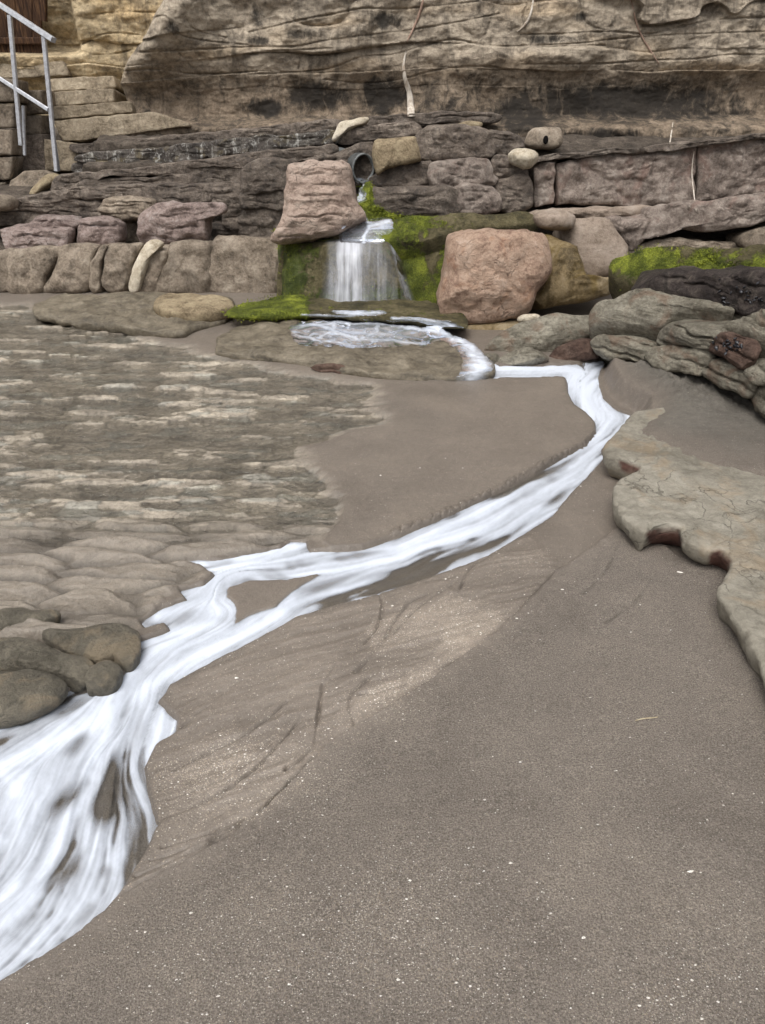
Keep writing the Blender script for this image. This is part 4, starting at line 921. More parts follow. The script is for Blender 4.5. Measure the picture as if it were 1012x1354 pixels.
def slab(name, outline, zt, mat, Df, Db, lab, cat='rock slab', **kw):
    P3 = gp(outline, zt)
    return tag(pillow(name, P3, (0, 0, 1), Df, Db, mat, **kw), lab, cat)
slab('rock_slab', [(284,462),(292,442),(330,430),(400,425),(470,428),(530,433),(590,441),(628,460),(654,484),(648,497),(600,501),(545,500),(480,494),(420,483),(340,472),(292,466)], .022, 'lowslab', .045, .09, 'low flat wet rock slab under the ledge of the waterfall', p=4, amp=.035, fs=4, nang=120, nring=26, seed=3, chisel=6, crag=.03, cl=(.85, 1.))
slab('rock_slab', [(42,408),(60,396),(120,390),(220,390),(300,394),(306,418),(262,432),(230,442),(150,432),(95,424),(50,418)], .03, 'lowslab', .04, .08, 'low dark rock slab at the foot of the rounded stone wall', p=4, amp=.045, fs=4, nang=100, nring=22, seed=8, chisel=8, crag=.04, cl=(.85, 1.))
slab('rock_slab', [(203,404),(214,396),(260,394),(302,397),(310,407),(285,414),(240,416),(212,411)], .09, 'tan', .05, .12, 'tan flat rock between the low wall and the mossy ledge', p=3, amp=.03, fs=5, seed=9)
# red-brown broken edge of the slab
tag(stone('broken_rock', [(412,484),(440,482),(490,488),(540,491),(580,493),(588,502),(540,505),(480,503),(430,494)], 4.42, 'red', lean=.4, Df=.04, Db=.1, p=3, amp=.03, fs=9, strat=.01), 'broken dark red edge piece under the front of the low wet slab', 'rock')
GR = 'rocks at the head of the stream'
for pts, Y, mat, lab in [
 ([(632,470),(640,456),(662,440),(690,428),(722,418),(760,416),(786,420),(787,440),(772,452),(744,462),(724,478),(690,480),(650,474)], 4.85, 'ledge', 'long slanting brown rock above the stream head'),
 ([(652,482),(668,469),(698,462),(717,466),(723,480),(704,486),(665,488)], 4.62, 'ledge', 'small olive rock between the slanting brown rock and the foam'),
 ([(722,484),(735,464),(755,454),(774,449),(792,458),(800,474),(780,480),(750,483)], 4.68, 'red', 'smooth dark red rock at the bend of the foam'),
 ([(633,476),(648,470),(668,474),(668,486),(645,490)], 4.7, 'cobble', 'little grey stone between two strands of foam')]:
    tag(stone('rock', pts, Y, mat, lean=.7, Df=.12, Db=.2, p=3, amp=.03, fs=6, front=(0, -1, .7), chisel=9, crag=.02), lab, 'rock', GR)
tag(stone('pale_stone', [(684,420),(695,415),(712,415),(715,420),(700,426),(686,426)], 5.2, 'cream', lean=.4, Df=.04, Db=.06, p=2.4), 'little white stone lying under the orange pink boulder', 'stone')

# ------------------------------------------------------------------ thin running water draped on the rocks below it
from mathutils.bvhtree import BVHTree
def bvh(objs):
    VV = []; FF = []
    for o in objs:
        n = len(VV); VV += [o.matrix_world @ v.co for v in o.data.vertices]; FF += [[n + i for i in p_.vertices] for p_ in o.data.polygons]
    return BVHTree.FromPolygons(VV, FF)
bpy.context.view_layer.update()
def drape(name, x0, x1, y0, y1, nx, ny, ffn, tree, off=.008, base=-.03):
    sx_ = np.linspace(x0, x1, nx); sy_ = np.linspace(y0, y1, ny); PX, PY = [a.ravel() for a in np.meshgrid(sx_, sy_)]
    ff = np.clip(ffn(PX, PY), 0, .95) * ss(0, .10, (PX - x0) / (x1 - x0)) * ss(1, .93, (PX - x0) / (x1 - x0)) * ss(0, .05, (PY - y0) / (y1 - y0)) * ss(1, .96, (PY - y0) / (y1 - y0)); mk = ff > .03; D_ = np.stack(ray(PX, PY), 1); tt = np.zeros(len(PX))
    for i in np.where(mk)[0]:
        d_ = Vector(D_[i]); L_ = d_.length; h_ = tree.ray_cast(Vector((0, 0, H)), d_)
        tg = (base - H) / min(D_[i, 2], -.02)
        tt[i] = min(h_[3] / L_ if h_[0] else 1e3, tg)
    T_ = tt.reshape(ny, nx)
    for _ in range(2):                                    # water smooths the small bumps
        S_ = T_.copy(); m2 = mk.reshape(ny, nx)
        for r_ in range(1, ny - 1):
            ok = m2[r_ - 1] & m2[r_] & m2[r_ + 1]
            S_[r_, ok] = (T_[r_ - 1, ok] + 2 * T_[r_, ok] + T_[r_ + 1, ok]) / 4
        T_ = S_
    tt = T_.ravel()
    V = np.array([0, 0, H]) + D_ * tt[:, None]; V[:, 2] += off; V[:, 1] -= off * .6
    f_ = grid_faces(ny, nx); f_ = f_[mk[f_].all(1)]
    sp = tt[f_].max(1) - tt[f_].min(1); f_ = f_[sp < .16]
    V_, f_, a_ = compact(V, f_, {'foam': ff})
    tag(mesh_obj(name, V_, f_, M['foam'], attrs=a_), kind='structure')
def strokes(S, wy=1.0):
    def fn(PX, PY):
        a = 6 * fbm(PX * .04, PY * .09, 3, 3); b = 2.5 * fbm(PX * .04, PY * .09, 8, 3); ff = np.zeros(len(PX))
        for pts, wd, am in S:
            d = line_d(np.array(smooth_line(pts, 5)) * [1, wy], PX + a, (PY + b) * wy, 200)
            ff = np.maximum(ff, am * np.exp(-(d / wd) ** 2) * (.8 + .55 * fbm(PX * .09, PY * .25, 1, 4)))
        return ff
    return fn
SPL = strokes([([(390,434),(420,430),(445,440),(470,449)],6,.75),([(420,430),(470,428),(520,430),(560,436)],6,.7),([(446,425),(440,437),(425,446)],4,.7),([(500,428),(495,440),(475,450)],5,.65),([(470,449),(520,452),(560,456)],4,.6),
  ([(556,430),(595,438),(612,452),(628,468),(640,486)],11,1.1),([(590,428),(600,434),(600,450)],5,1.0),([(540,434),(580,440),(608,452)],7,.8),([(385,436),(400,446),(460,456)],4,.6),([(630,468),(634,484),(624,502)],12,1.1),([(400,417),(440,419),(470,418)],3,.5),([(520,422),(560,424),(600,430)],4,.6),([(448,412),(470,414),(500,413)],6,.8),([(620,462),(632,476),(640,486)],10,1.1)], 2.2)
rocks_ = bvh([o for o in COL.objects if o.type == 'MESH' and (o.name.startswith(('rock_slab', 'mossy_ledge')) or o.name in ('ground',) and False)])
drape('splash_water', 375, 660, 410, 508, 330, 170, lambda X, Y: np.maximum(SPL(X, Y), .34 * np.exp(-(((X - 475) / 85) ** 2 + ((Y - 442) / 12) ** 2)) * (1 + .8 * fbm(X * .05, Y * .2, 4., 4))), rocks_, .006, -.012)
mshelf = bvh([o for o in COL.objects if o.type == 'MESH' and o.name.startswith(('mossy_shelf', 'moss_patch', 'rock_face', 'pink_boulder'))])
TRK = strokes([([(516,294),(497,299),(485,303),(481,322)],3.0,1.0),([(455,312),(485,305),(508,300)],8,.45),([(460,317),(500,318)],6,.4)])
drape('trickle_water', 446, 530, 288, 324, 130, 60, TRK, mshelf, .010)
TR2 = strokes([([(474,238),(472,250),(476,262)],5,1.0),([(478,284),(487,297)],3,.6)])
pw_ = bvh([o for o in COL.objects if o.type == 'MESH' and o.name.startswith(('stone', 'moss_patch', 'mossy_shelf'))])
drape('trickle_water', 462, 500, 236, 300, 60, 90, TR2, pw_, .012)

# ------------------------------------------------------------------ layered ledge on the right
def yr(px): return float(np.interp(px, [780, 860, 930, 1000, 1100], [4.55, 4.2, 3.85, 3.5, 3.15]))
frontR = (-.45, -1, .15)
GL = 'layers of the sandstone ledge'
LAY = [
 ([(814,357),(822,341),(836,335),(880,333),(960,334),(1090,336),(1090,372),(960,374),(880,374),(850,378),(822,372)], lambda p: yr(p) + .85, 'moss', dict(lean=1.2, Df=.07, Db=.3, moss=lambda V: .30 + .55 * ss(.38, .47, V[:, 2]) * ss(.68, .52, V[:, 2] + .12 * fbm(V[:, 0] * 3, V[:, 1] * 3, 5, 3))), 'mossy green topped slab lying behind the black pitted slab'),
 ([(844,378),(854,364),(880,359),(960,360),(1100,364),(1100,425),(1020,424),(992,421),(962,408),(920,402),(880,404),(856,396),(846,388)], lambda p: yr(p) + .42, 'darkslab', dict(lean=.5, Df=.14, Db=.5, amp=.045), 'black pitted rock slab on top of the sandstone layers'),
 ([(785,432),(787,419),(800,407),(850,396),(890,402),(960,414),(948,428),(915,428),(885,432),(872,446),(830,443),(792,440)], lambda p: yr(p) + .15, 'ledge', dict(lean=.9, strat=.008), 'broad olive sandstone layer just under the black pitted slab'),
 ([(872,447),(884,432),(915,427),(950,431),(968,436),(944,452),(936,459),(900,457),(875,454)], lambda p: yr(p) + .02, 'ledge', dict(lean=.6), 'sandstone layer with a red brown end between broad layer and broken block'),
 ([(950,440),(972,431),(1010,426),(1100,424),(1100,468),(1040,464),(1005,459),(965,447)], lambda p: yr(p) + .08, 'ledge', dict(lean=.9), 'pale flat sandstone layer behind the broken mussel crusted block'),
 ([(938,461),(943,447),(960,439),(985,447),(1003,456),(1000,474),(985,486),(962,476),(942,464)], lambda p: yr(p) - .02, 'red', dict(lean=.3), 'broken red brown block crusted with black mussels'),
 ([(784,450),(800,442),(835,446),(870,454),(864,468),(856,476),(820,473),(798,470),(787,462)], lambda p: yr(p) + .06, 'ledge', dict(lean=.5), 'olive sandstone layer overhanging the bend of the foam'),
 ([(857,472),(870,457),(900,458),(932,460),(944,470),(934,489),(910,492),(880,486),(860,479)], lambda p: yr(p) - .03, 'ledge', dict(lean=.5), 'rounded grey sandstone layer overhanging the dark hollow'),
 ([(931,491),(940,477),(962,477),(995,491),(1003,506),(994,522),(970,514),(944,506)], lambda p: yr(p) - .05, 'ledge', dict(lean=.4), 'knobbly grey sandstone lump below the broken red brown block'),
 ([(990,490),(1010,478),(1100,470),(1100,508),(1010,507),(994,502)], lambda p: yr(p) - .03, 'ledge', dict(lean=.4), 'brown sandstone lump right of the knobbly grey lump'),
 ([(994,520),(1008,508),(1100,504),(1100,575),(1040,562),(1008,546),(996,535)], lambda p: yr(p) - .08, 'ledge', dict(lean=.3), 'thick grey sandstone block reaching down to the grey shelf'),
]
for pts, Y, mat, kw, lab in LAY:
    kw2 = dict(lean=.5, Df=.11, Db=.5, p=4.2, amp=.032, fs=5, nang=90, nring=20, chisel=9, cl=(.86, 1.), crag=.025, strat=.013, ex=.08); kw2.update(kw)
    tag(stone('rock_layer', pts, Y, mat, front=frontR if kw2['lean'] < .85 else (-.3, -.6, 1), **kw2), lab, 'rock layer', GL)
# core under the layers
tag(stone('rock_layer', [(800,425),(850,410),(1100,405),(1100,520),(1000,500),(930,488),(860,470),(805,462)], lambda p: yr(p) + .27, 'ledge', lean=.4, Df=.05, Db=.6, front=frontR), 'shadowed back of the hollow under the sandstone layers', 'rock layer', GL)
# mussels
GMU = 'black mussels on the broken block'
k = NT('mussel_shell'); k.l(k.surf((0.012, 0.012, 0.016), 0.35, 0.5), k.out.inputs[0]); M['mussel'] = k.m
mus = []
for i in range(46):
    px, py = (random.gauss(968, 12), random.gauss(456, 6)) if i < 24 else (random.gauss(982, 16), random.gauss(392, 9))
    q = Vector(vp([(px, py)], (yr(px) - .15 if i < 24 else yr(px) + .30))[0])
    mus.append((px, py))
bpy.context.view_layer.update()
rt = bvh([o for o in COL.objects if o.name.startswith('rock_layer')])
proto = None
for px, py in mus:
    d_ = Vector([float(a) for a in ray(px, py)]).normalized()
    h_ = rt.ray_cast(Vector((0, 0, H)), d_)
    if not h_[0]: continue
    if proto is None:
        n = 10; V = []; Fm = []
        for i in range(7):
            t = i / 6; r = math.sin(math.pi * min(t * 1.1 + .02, 1) ** .7) * .5 + .02
            for j in range(n): a = 2 * math.pi * j / n; V.append((t * 1.6 - .8, r * math.cos(a), .55 * r * math.sin(a)))
        for i in range(6):
            for j in range(n): Fm.append((i * n + j, i * n + (j + 1) % n, (i + 1) * n + (j + 1) % n, (i + 1) * n + j))
        Fm.append(tuple(range(n))); Fm.append(tuple(range(6 * n, 7 * n)))
        o = proto = mesh_obj('mussel', V, Fm, M['mussel'])
    else:
        o = proto.copy(); COL.objects.link(o)
    s = random.uniform(.012, .021); o.scale = (s, s, s); o.location = h_[0] - d_ * .004
    o.rotation_euler = (random.uniform(-1, 1), random.uniform(-1, 1), random.uniform(0, 6.3))
    tag(o, *(('small black mussel clustered on the broken red brown block', 'mussel', GMU) if py > 425 else ('small black mussel stuck on the black pitted slab', 'mussel', 'black mussels on the pitted slab')))

# ------------------------------------------------------------------ pale flat slab, right foreground
def proj(V):
    d = V - np.array([0, 0, H]); zc = d[:, 1] * CP - d[:, 2] * SP; yc_ = d[:, 1] * SP + d[:, 2] * CP
    return CX + F * d[:, 0] / zc, CY - F * yc_ / zc
edge = [(838,545),(818,568),(804,584),(797,592),(800,602),(812,606),(832,612),(846,619),(826,630),(813,644),(811,658),(818,678),(842,697),(856,702),(866,698),(896,698),(904,712),(926,722),(940,726),(957,727),(968,742),(956,764),(950,784),(962,800),(975,822),(990,842),(1006,872),(1024,915),(1052,975),(1102,1070)]
E3 = smooth_line(gp(edge, .118), 10)
s_ = np.concatenate([[0], np.cumsum(np.linalg.norm(np.diff(E3, axis=0), axis=1))]); NS = 420
E3 = np.stack([np.interp(np.linspace(0, s_[-1], NS), s_, E3[:, i]) for i in range(3)], 1)
T = np.gradient(E3, axis=0); T /= np.linalg.norm(T, axis=1)[:, None]
Nn = np.stack([-T[:, 1], T[:, 0], 0 * T[:, 0]], 1)          # towards the slab
for _ in range(25): Nn[1:-1] = (Nn[:-2] + Nn[1:-1] * 2 + Nn[2:]) / 4
Nn /= np.linalg.norm(Nn, axis=1)[:, None]
back = E3 + np.array([1.0, .35, 0]) * (0.9 + 0 * E3[:, :1])
V = []; PRO = [(.14, -.12), (.085, -.12), (.055, -.105), (.032, -.085), (.012, -.06), (.002, -.034), (-.003, -.014), (.003, -.003), (.016, 0.002)]
for i in range(NS):
    k_ = 0.45 + .75 * (0.5 + 0.5 * math.sin(i * .11 + 2 * math.sin(i * .037)))
    for a, b in PRO: V.append(E3[i] + Nn[i] * a * k_ + np.array([0, 0, b]))
    p0 = E3[i] + Nn[i] * .022 * k_
    for t in np.linspace(0, 1, 60)[1:] ** 1.6: V.append(p0 + (back[i] - p0) * t + np.array([0, 0, .004 - .03 * t]))
V = np.array(V); nc = len(V) // NS
lump = fbm(V[:, 0] * 6, V[:, 1] * 6, V[:, 2] * 10, 4)
top = ss(.06, .112, V[:, 2])
V[:, 2] += .014 * lump * top + .006 * ridged(V[:, 0] * 9, V[:, 1] * 9, 0, 3) * top
V[:, 0] += .016 * fbm(V[:, 0] * 9, V[:, 1] * 9, V[:, 2] * 22, 4); V[:, 1] += .016 * fbm(V[:, 0] * 9 + 40, V[:, 1] * 9, V[:, 2] * 22, 4)
CRS = [[(815,668),(830,660),(860,654),(880,653)],[(895,655),(905,662),(903,672)],[(862,712),(860,690),(870,678),(900,680)],[(965,676),(962,688),(972,705),(955,715),(935,725)],[(900,735),(898,715),(870,700)],[(972,745),(1012,755)],[(985,800),(1012,812)],[(930,700),(990,722),(1040,730)]]
crs = np.zeros(len(V))
for c_ in CRS: crs = np.maximum(crs, np.exp(-((line_d(gp(smooth_line(c_, 5), .12), V[:, 0], V[:, 1], .05) + .004 * fbm(V[:, 0] * 40, V[:, 1] * 40, 0, 3)) / .006) ** 2))
V[:, 2] -= .010 * crs * top
sxp, syp = proj(V); redm = np.zeros(len(V))
for pts in [[(854,704),(866,700),(898,700),(902,716),(900,733),(880,733),(858,722)], [(938,732),(952,728),(966,742),(962,756),(950,764),(938,752)], [(818,607),(832,611),(850,618),(846,628),(822,622)]]:
    redm = np.maximum(redm, ss(2, -2, poly_d(np.array(pts, float), sxp, syp, 20)) * ss(.122, .108, V[:, 2]))
slabo = mesh_obj('flat_rock_slab', V, grid_faces(NS, nc), M['slab'], attrs={'red': redm})
tag(slabo, 'pale buff flat rock slab with undercut edge on the dark sand', 'rock slab')

# ------------------------------------------------------------------ rounded stones beside the foam
GC = 'rounded stones beside the foam'
for pts, zt, df, lab in [
 ([(-70,905),(-20,893),(30,889),(70,894),(88,905),(86,916),(60,936),(0,953),(-70,962)], .035, .055, 'biggest rounded olive stone with sandy top at the edge of the foam'),
 ([(-70,862),(-20,853),(20,848),(60,856),(110,871),(129,880),(126,895),(112,906),(85,899),(50,889),(-20,887),(-70,890)], .035, .05, 'long rounded olive stone behind the biggest sandy topped one'),
 ([(58,842),(90,833),(140,829),(184,832),(189,845),(180,856),(152,868),(130,874),(95,866),(66,852)], .03, .04, 'flat smooth olive stone with narrow end pointing at the foam'),
 ([(112,900),(124,882),(148,874),(161,884),(156,902),(136,908),(116,907)], .03, .035, 'small round olive stone between the long stone and the foam'),
 ([(146,867),(163,857),(186,852),(189,862),(176,880),(161,881)], .025, .03, 'small wedge shaped olive stone under the flat smooth one'),
 ([(-70,822),(-20,814),(30,808),(76,810),(80,818),(40,830),(-20,838),(-70,840)], .02, .035, 'low sandy grey stone hump farthest from the foam edge')]:
    tag(pillow('rounded_stone', gp(pts, zt), (0, 0, 1), df * .75, .07, 'cobble', p=2.5, amp=.03, fs=5, ex=-.03, chisel=5, cl=(.84, 1.), seed=len(lab), nang=70, nring=18), lab, 'stone', GC)

# ------------------------------------------------------------------ stepped path, rail and timber gate at the upper left
stp = empty('stone_steps', tuple(vp([(110,210)], 8.0)[0]), 'worn stone steps climbing from the ledge to the timber gate', 'steps')
for pts, Y in [([(60,184),(80,186),(107,191),(105,226),(62,227)], 8.1), ([(72,161),(140,154),(206,149),(250,162),(254,167),(180,177),(106,187),(84,187)], 8.3), ([(66,142),(120,139),(174,135),(178,150),(120,154),(68,160)], 8.52),
               ([(64,123),(110,120),(152,117),(153,136),(110,139),(64,142)], 8.72), ([(66,105),(110,103),(152,101),(156,117),(110,120),(66,123)], 8.92), ([(-30,87),(30,84),(88,82),(94,101),(30,104),(-30,107)], 9.1)]:
    stone('step', pts, Y, 'step', lean=.25, Df=.05, Db=.45, p=14, amp=.012, fs=9, crag=.012, round_n=1, nang=72, nring=16, parent=stp)
wall('stone_wall', 'side wall of squared brown stones below the metal handrail', 'stone walls under the cliff', (-2.9, 8, .8), [
 ([(-40,105),(22,105),(24,135),(-40,138)], 'brown'), ([(-40,140),(22,138),(20,168),(-40,172)], 'brown'), ([(-40,174),(20,170),(20,205),(-40,207)], 'brown'), ([(-40,209),(20,207),(16,236),(-40,240)], 'brown'), ([(-40,242),(10,240),(8,258),(-40,258)], 'brown'),
 ([(30,120),(58,120),(60,150),(32,150)], 'brown', dict(Y=8.3)), ([(30,152),(58,152),(58,178),(32,178)], 'brown', dict(Y=8.3)), ([(32,180),(58,178),(70,212),(66,226),(34,225)], 'wet', dict(Y=8.2)), ([(20,240),(36,228),(66,228),(80,232),(60,246),(30,254),(16,254)], 'brown', dict(Y=7.9, lean=.5)),
], dict(Y=7.95, lean=.06, Df=.07, Db=.3, p=9, amp=.02, round_n=1, ex=.03))
tag(stone('pale_stone', [(40,256),(52,240),(66,230),(80,231),(74,240),(58,250),(48,258)], 7.55, 'tan', lean=.8, Df=.04, Db=.1, p=2.4), 'tan wedge of stone at the foot of the handrail post', 'stone')

rl = empty('handrail', tuple(vp([(75,224)], 7.7)[0]), 'grey galvanised steel handrail with two posts beside the steps', 'handrail')
def bar_(name, a, b, wx, wy, parent, mat='steel'):
    a, b = Vector(a), Vector(b); t = (b - a).normalized(); s = t.cross(Vector((0, 1, 0))).normalized(); n_ = t.cross(s).normalized()
    bv = .25; V = []; prof_ = []
    for sx_, sy_ in [(1, 1), (-1, 1), (-1, -1), (1, -1)]:
        prof_ += [(sx_ * (1 - (bv if (sx_ * sy_ > 0) else 0)), sy_ * (1 - (0 if (sx_ * sy_ > 0) else bv))), (sx_ * (1 - (0 if (sx_ * sy_ > 0) else bv)), sy_ * (1 - (bv if (sx_ * sy_ > 0) else 0)))]
    prof_.sort(key=lambda q: math.atan2(q[1], q[0])); m_ = len(prof_)
    for e in (a, b):
        for x, y in prof_: V.append(tuple(e + s * x * wx + n_ * y * wy))
    Fb = [(i, (i + 1) % m_, m_ + (i + 1) % m_, m_ + i) for i in range(m_)] + [tuple(range(m_)), tuple(range(m_, 2 * m_))]
    o = mesh_obj(name, V, Fb, M[mat], smooth=False); keep(o, parent); return o
q = lambda x, y, Y=7.7: vp([(x, y)], Y)[0]
bar_('top_rail', q(-40,-20,8.0), q(71,53,7.66), .021, .03, rl)
bar_('middle_rail', q(-40,78,8.0), q(64,145,7.68), .016, .012, rl)
bar_('post', q(13,20,7.82), q(28,192,7.82), .017, .02, rl); bar_('post', q(58,48,7.7), q(75,226,7.7), .017, .02, rl)
bar_('post_brace', q(31,140,7.9), q(33,205,7.9), .012, .014, rl); bar_('post_brace', q(70,168,7.76), q(78,226,7.76), .010, .014, rl)

gt = empty('timber_gate', tuple(vp([(20,84)], 9.2)[0]), 'dark weathered timber gate boards behind the handrail', 'gate')
for i in range(8):
    x0 = -34 + i * 11.2
    a, b = q(x0 + 5.3, -60, 9.25), q(x0 + 5.3, 84, 9.25)
    bar_('board', a, b, .042 + .002 * random.random(), .018 + .006 * random.random(), gt, 'timber')
bar_('cross_rail', q(-40,54,9.2), q(56,54,9.2), .03, .015, gt, 'timber')
bar_('gate_post', q(58,-60,9.2), q(58,28,9.2), .03, .03, gt, 'timber')

# ------------------------------------------------------------------ roots and pale runs on the cliff
k = NT('pale_root'); P = k.pos((1, 1, .3))
k.l(k.surf(k.ramp(k.noise(P, 40, 6, .7), [(0.35, (0.30, 0.23, 0.17)), (0.55, (0.6, 0.55, 0.48))]), .7, .2), k.out.inputs[0]); M['root'] = k.m
k = NT('brown_root'); P = k.pos((1, 1, .3))
k.l(k.surf(k.ramp(k.noise(P, 40, 6, .7), [(0.35, (0.16, 0.10, 0.07)), (0.6, (0.33, 0.23, 0.18))]), .8, .2), k.out.inputs[0]); M['root2'] = k.m
bpy.context.view_layer.update()
ct = bvh([cliff] + [o for o in COL.objects if o.name.startswith('stone') and o.type == 'MESH'])
def root(pts, radii, mat, lab):
    Pp = smooth_line(pts, 6); n = 8; V = []; C_ = []
    for x, y in Pp:
        d_ = Vector([float(a) for a in ray(x, y)]).normalized(); h_ = ct.ray_cast(Vector((0, 0, H)), d_)
        C_.append(np.array(h_[0] - d_ * .008) if h_[0] else vp([(x, y)], 8.5)[0])
    C_ = np.array(C_)
    for _ in range(2): C_[1:-1] = (C_[:-2] + C_[1:-1] + C_[2:]) / 3
    rr = np.interp(np.linspace(0, 1, len(C_)), np.linspace(0, 1, len(radii)), radii)
    for i in range(len(C_)):
        for j in range(n): a = 2 * math.pi * j / n; V.append(C_[i] + rr[i] * (1 + .25 * pn(i * .5, j, 0.)) * np.array([math.cos(a), math.sin(a) * .6, 0.15 * math.sin(a)]))
    Fr = [(i * n + j, i * n + (j + 1) % n, (i + 1) * n + (j + 1) % n, (i + 1) * n + j) for i in range(len(C_) - 1) for j in range(n)]
    Fr += [tuple(range(n)), tuple(range((len(C_) - 1) * n, len(C_) * n))]
    tag(mesh_obj('root', np.array(V), Fr, M[mat]), lab, 'root', 'roots hanging down the cliff')
root([(537,68),(534,85),(536,105),(542,125),(544,153)], [.007,.012,.022,.03,.04], 'root', 'thick white root tapering down to the dark ledge')
root([(562,-10),(556,15),(548,35),(538,56)], [.01,.014,.012,.006], 'root2', 'thin brown root above the thick white one')
root([(706,-5),(702,18),(695,32),(684,42)], [.006,.012,.014,.006], 'root', 'short forked pale root high on the cliff corner')
root([(835,0),(843,35),(856,60),(872,85)], [.004,.009,.013,.005], 'root2', 'long thin pinkish root slanting down the right cliff')
root([(890,162),(888,175),(886,190)], [.004,.008,.006], 'root', 'small white rootlet hanging to the dark ledge')
root([(918,200),(915,225),(917,250),(921,280)], [.004,.006,.006,.004], 'root', 'thin pale rootlet running down the joint between two pinkish blocks')

# ------------------------------------------------------------------ shells, twig, grit
bpy.context.view_layer.update()
def chip(name, px, py, sz, lab, rot=0.0, asp=.5):
    g0 = gp([(px, py)])[0]; z = ground_z(g0[0], g0[1]); V = []; n = 12
    for k_ in range(4):
        r = [1, .8, .45, .05][k_]; hh = [0, .18, .3, .34][k_]
        for j in range(n):
            a = 2 * math.pi * j / n; rad = r * (1 + .15 * math.cos(3 * a + px))
            x, y = rad * math.cos(a) * sz, rad * math.sin(a) * sz * asp
            V.append((g0[0] + x * math.cos(rot) - y * math.sin(rot), g0[1] + x * math.sin(rot) + y * math.cos(rot), z + hh * sz * asp + .0005))
    Fc = [(i * n + j, i * n + (j + 1) % n, (i + 1) * n + (j + 1) % n, (i + 1) * n + j) for i in range(3) for j in range(n)] + [tuple(range(3 * n, 4 * n))]
    tag(mesh_obj(name, V, Fc, M['shell']), lab, 'shell', 'shell fragments on the sand')
CH = [(909,1167,.0085,.2,.35),(769,1254,.006,.3,.6),(674,1153,.006,.2,.6),(687,1017,.005,0,.6),(640,1067,.005,0,.6),(743,785,.008,0,.6),(898,762,.012,-.3,.4),(726,1221,.004,0,.6),(853,1334,.005,0,.6),(603,1311,.004,0,.6),(290,1325,.005,.2,.5),(831,986,.005,.1,.4),(707,948,.004,0,.6),(788,1103,.004,.1,.5),(813,1031,.004,0,.6),(1008,1230,.004,0,.6),(604,1280,.004,0,.6),(992,1064,.004,.2,.5)]
for i, (x, y, s, r, a_) in enumerate(CH):
    chip('shell_fragment', x, y, s * (.9 if i in (0, 6) else .7), 'slender bright white shell chip, the largest on the open sand' if i == 0 else 'pale flat chip lying on the sand by the dark red broken slab face' if i == 6 else 'tiny white shell chip lying on the dark sand', r, a_)
a, b = gp([(838, 964), (867, 959)]); a[2] = ground_z(a[0], a[1]) + .003; b[2] = ground_z(b[0], b[1]) + .003
Pp = [a + (b - a) * t + np.array([0, .002 * math.sin(5 * t), 0]) for t in np.linspace(0, 1, 7)]
V = []; n = 6
for i, c_ in enumerate(Pp):
    for j in range(n): an = 2 * math.pi * j / n; V.append((c_[0], c_[1] + .0016 * math.cos(an), c_[2] + .0016 * math.sin(an)))
Ft = [(i * n + j, i * n + (j + 1) % n, (i + 1) * n + (j + 1) % n, (i + 1) * n + j) for i in range(6) for j in range(n)] + [tuple(range(n)), tuple(range(6 * n, 7 * n))]
tag(mesh_obj('twig', V, Ft, M['twig']), 'thin straw coloured twig lying on the open sand', 'twig')
# shell grit: thousands of specks
NG = 8000; rg = np.random.RandomState(5)
gx = []; 
gi = rg.choice(len(GX), 120000, p=None)
keepm = (np.abs(GX[gi]) < 1.6) & (GY[gi] > .6) & (GY[gi] < 3.2) & (rg.rand(120000) < (gritA[gi] * .55 + .005) * (1 - bank[gi])) & (dR[gi] > .02)
gi = gi[keepm][:NG]
V = []; Fg = []
for i in gi:
    s = rg.gamma(2.0, .00045) * (0.6 + .35 * GY[i]); a0 = rg.rand() * 6.3; n0 = len(V); x, y, z = GX[i], GY[i], Zg[i]
    for j in range(4):
        a = a0 + j * 1.571 + rg.rand() * .6; V.append((x + s * math.cos(a), y + s * .7 * math.sin(a), z + .0006 + s * .2 * rg.rand()))
    V.append((x, y, z + s * .6 + .0006))
    for j in range(4): Fg.append((n0 + j, n0 + (j + 1) % 4, n0 + 4))
tag(mesh_obj('shell_grit', V, Fg, M['shell'], smooth=False), 'pale shell grit scattered over the wet sand', 'grit', kind='stuff')

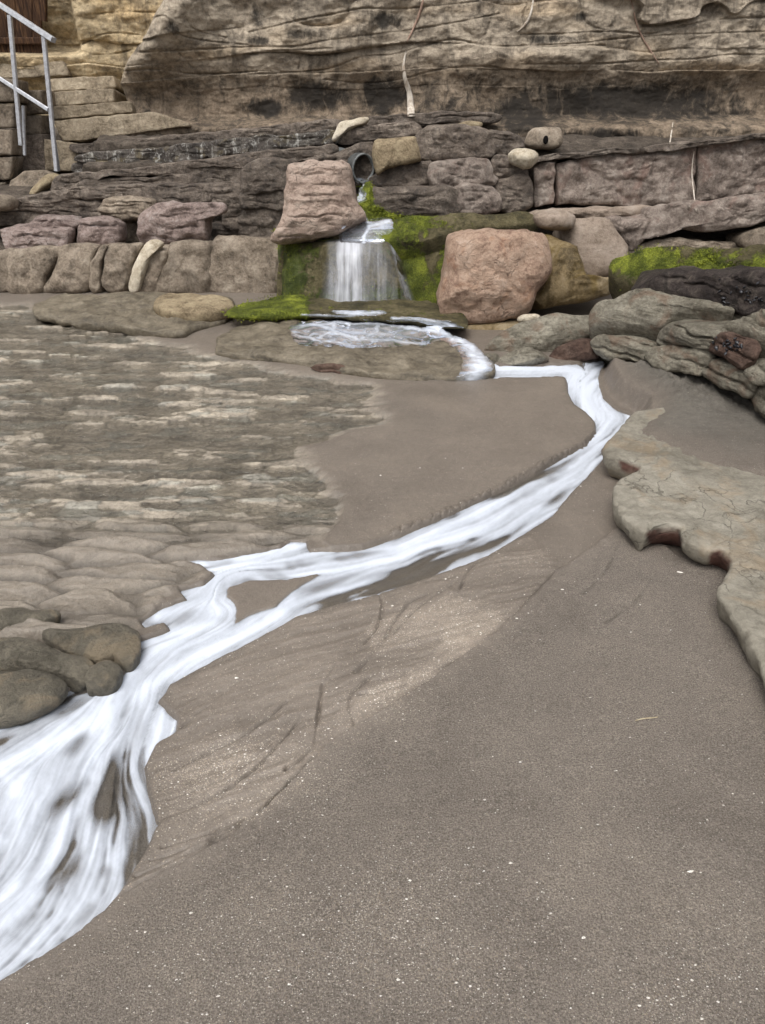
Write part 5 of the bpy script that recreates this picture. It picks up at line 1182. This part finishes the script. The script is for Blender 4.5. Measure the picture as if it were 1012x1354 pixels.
# ------------------------------------------------------------------ moss: thousands of tiny fronds on the mossy stones
k = NT('moss_frond'); P = k.pos()
k.l(k.surf(k.ramp(k.math('ADD', k.math('MULTIPLY', k.noise(P, 7, 5, 0.6), 0.6), k.math('MULTIPLY', k.noise(P, 160, 3, 0.7), 0.4)), [(0.36, (0.025, 0.04, 0.008)), (0.5, (0.17, 0.20, 0.025)), (0.64, (0.44, 0.48, 0.06))]), .8, .15), k.out.inputs[0]); M['frond'] = k.m
rt_ = np.random.RandomState(11); V = []; Fm = []
for o in list(COL.objects):
    if o.type != 'MESH' or 'moss' not in o.data.attributes: continue
    me = o.data; nv = len(me.vertices); co = np.zeros(nv * 3, np.float32); me.vertices.foreach_get('co', co); co = co.reshape(-1, 3)
    mw = np.array(o.matrix_world); co = co @ mw[:3, :3].T + mw[:3, 3]
    nr_ = np.zeros(nv * 3, np.float32); me.vertices.foreach_get('normal', nr_); nr_ = nr_.reshape(-1, 3)
    ms = np.zeros(nv, np.float32); me.attributes['moss'].data.foreach_get('value', ms)
    pt = fbm(co[:, 0] * 9, co[:, 1] * 9, co[:, 2] * 9, 3)
    cand = np.where((ms + .9 * pt > .62) & (co[:, 1] < 7.2))[0]
    if not len(cand): continue
    for i in rt_.choice(cand, min(1700, len(cand) * 2)):
        n_ = nr_[i] if nr_[i] @ (np.array([0, 0, H]) - co[i]) > 0 else -nr_[i]
        p_ = co[i] + rt_.normal(size=3) * .012; l_ = rt_.uniform(.005, .013)
        d_ = n_ + rt_.normal(size=3) * .6 + np.array([0, 0, -.25]); d_ /= np.linalg.norm(d_) + 1e-6
        s_ = np.cross(d_, rt_.normal(size=3)); s_ /= np.linalg.norm(s_) + 1e-6
        n0 = len(V); w_ = l_ * .3
        V += [p_ - s_ * w_ - n_ * .004, p_ + s_ * w_ - n_ * .004, p_ + d_ * l_ + s_ * w_ * .4, p_ + d_ * l_ - s_ * w_ * .4]; Fm.append((n0, n0 + 1, n0 + 2, n0 + 3))
tag(mesh_obj('moss', np.array(V), Fm, M['frond'], smooth=False), 'short bright green moss growing on the wet rocks', 'moss', kind='stuff')
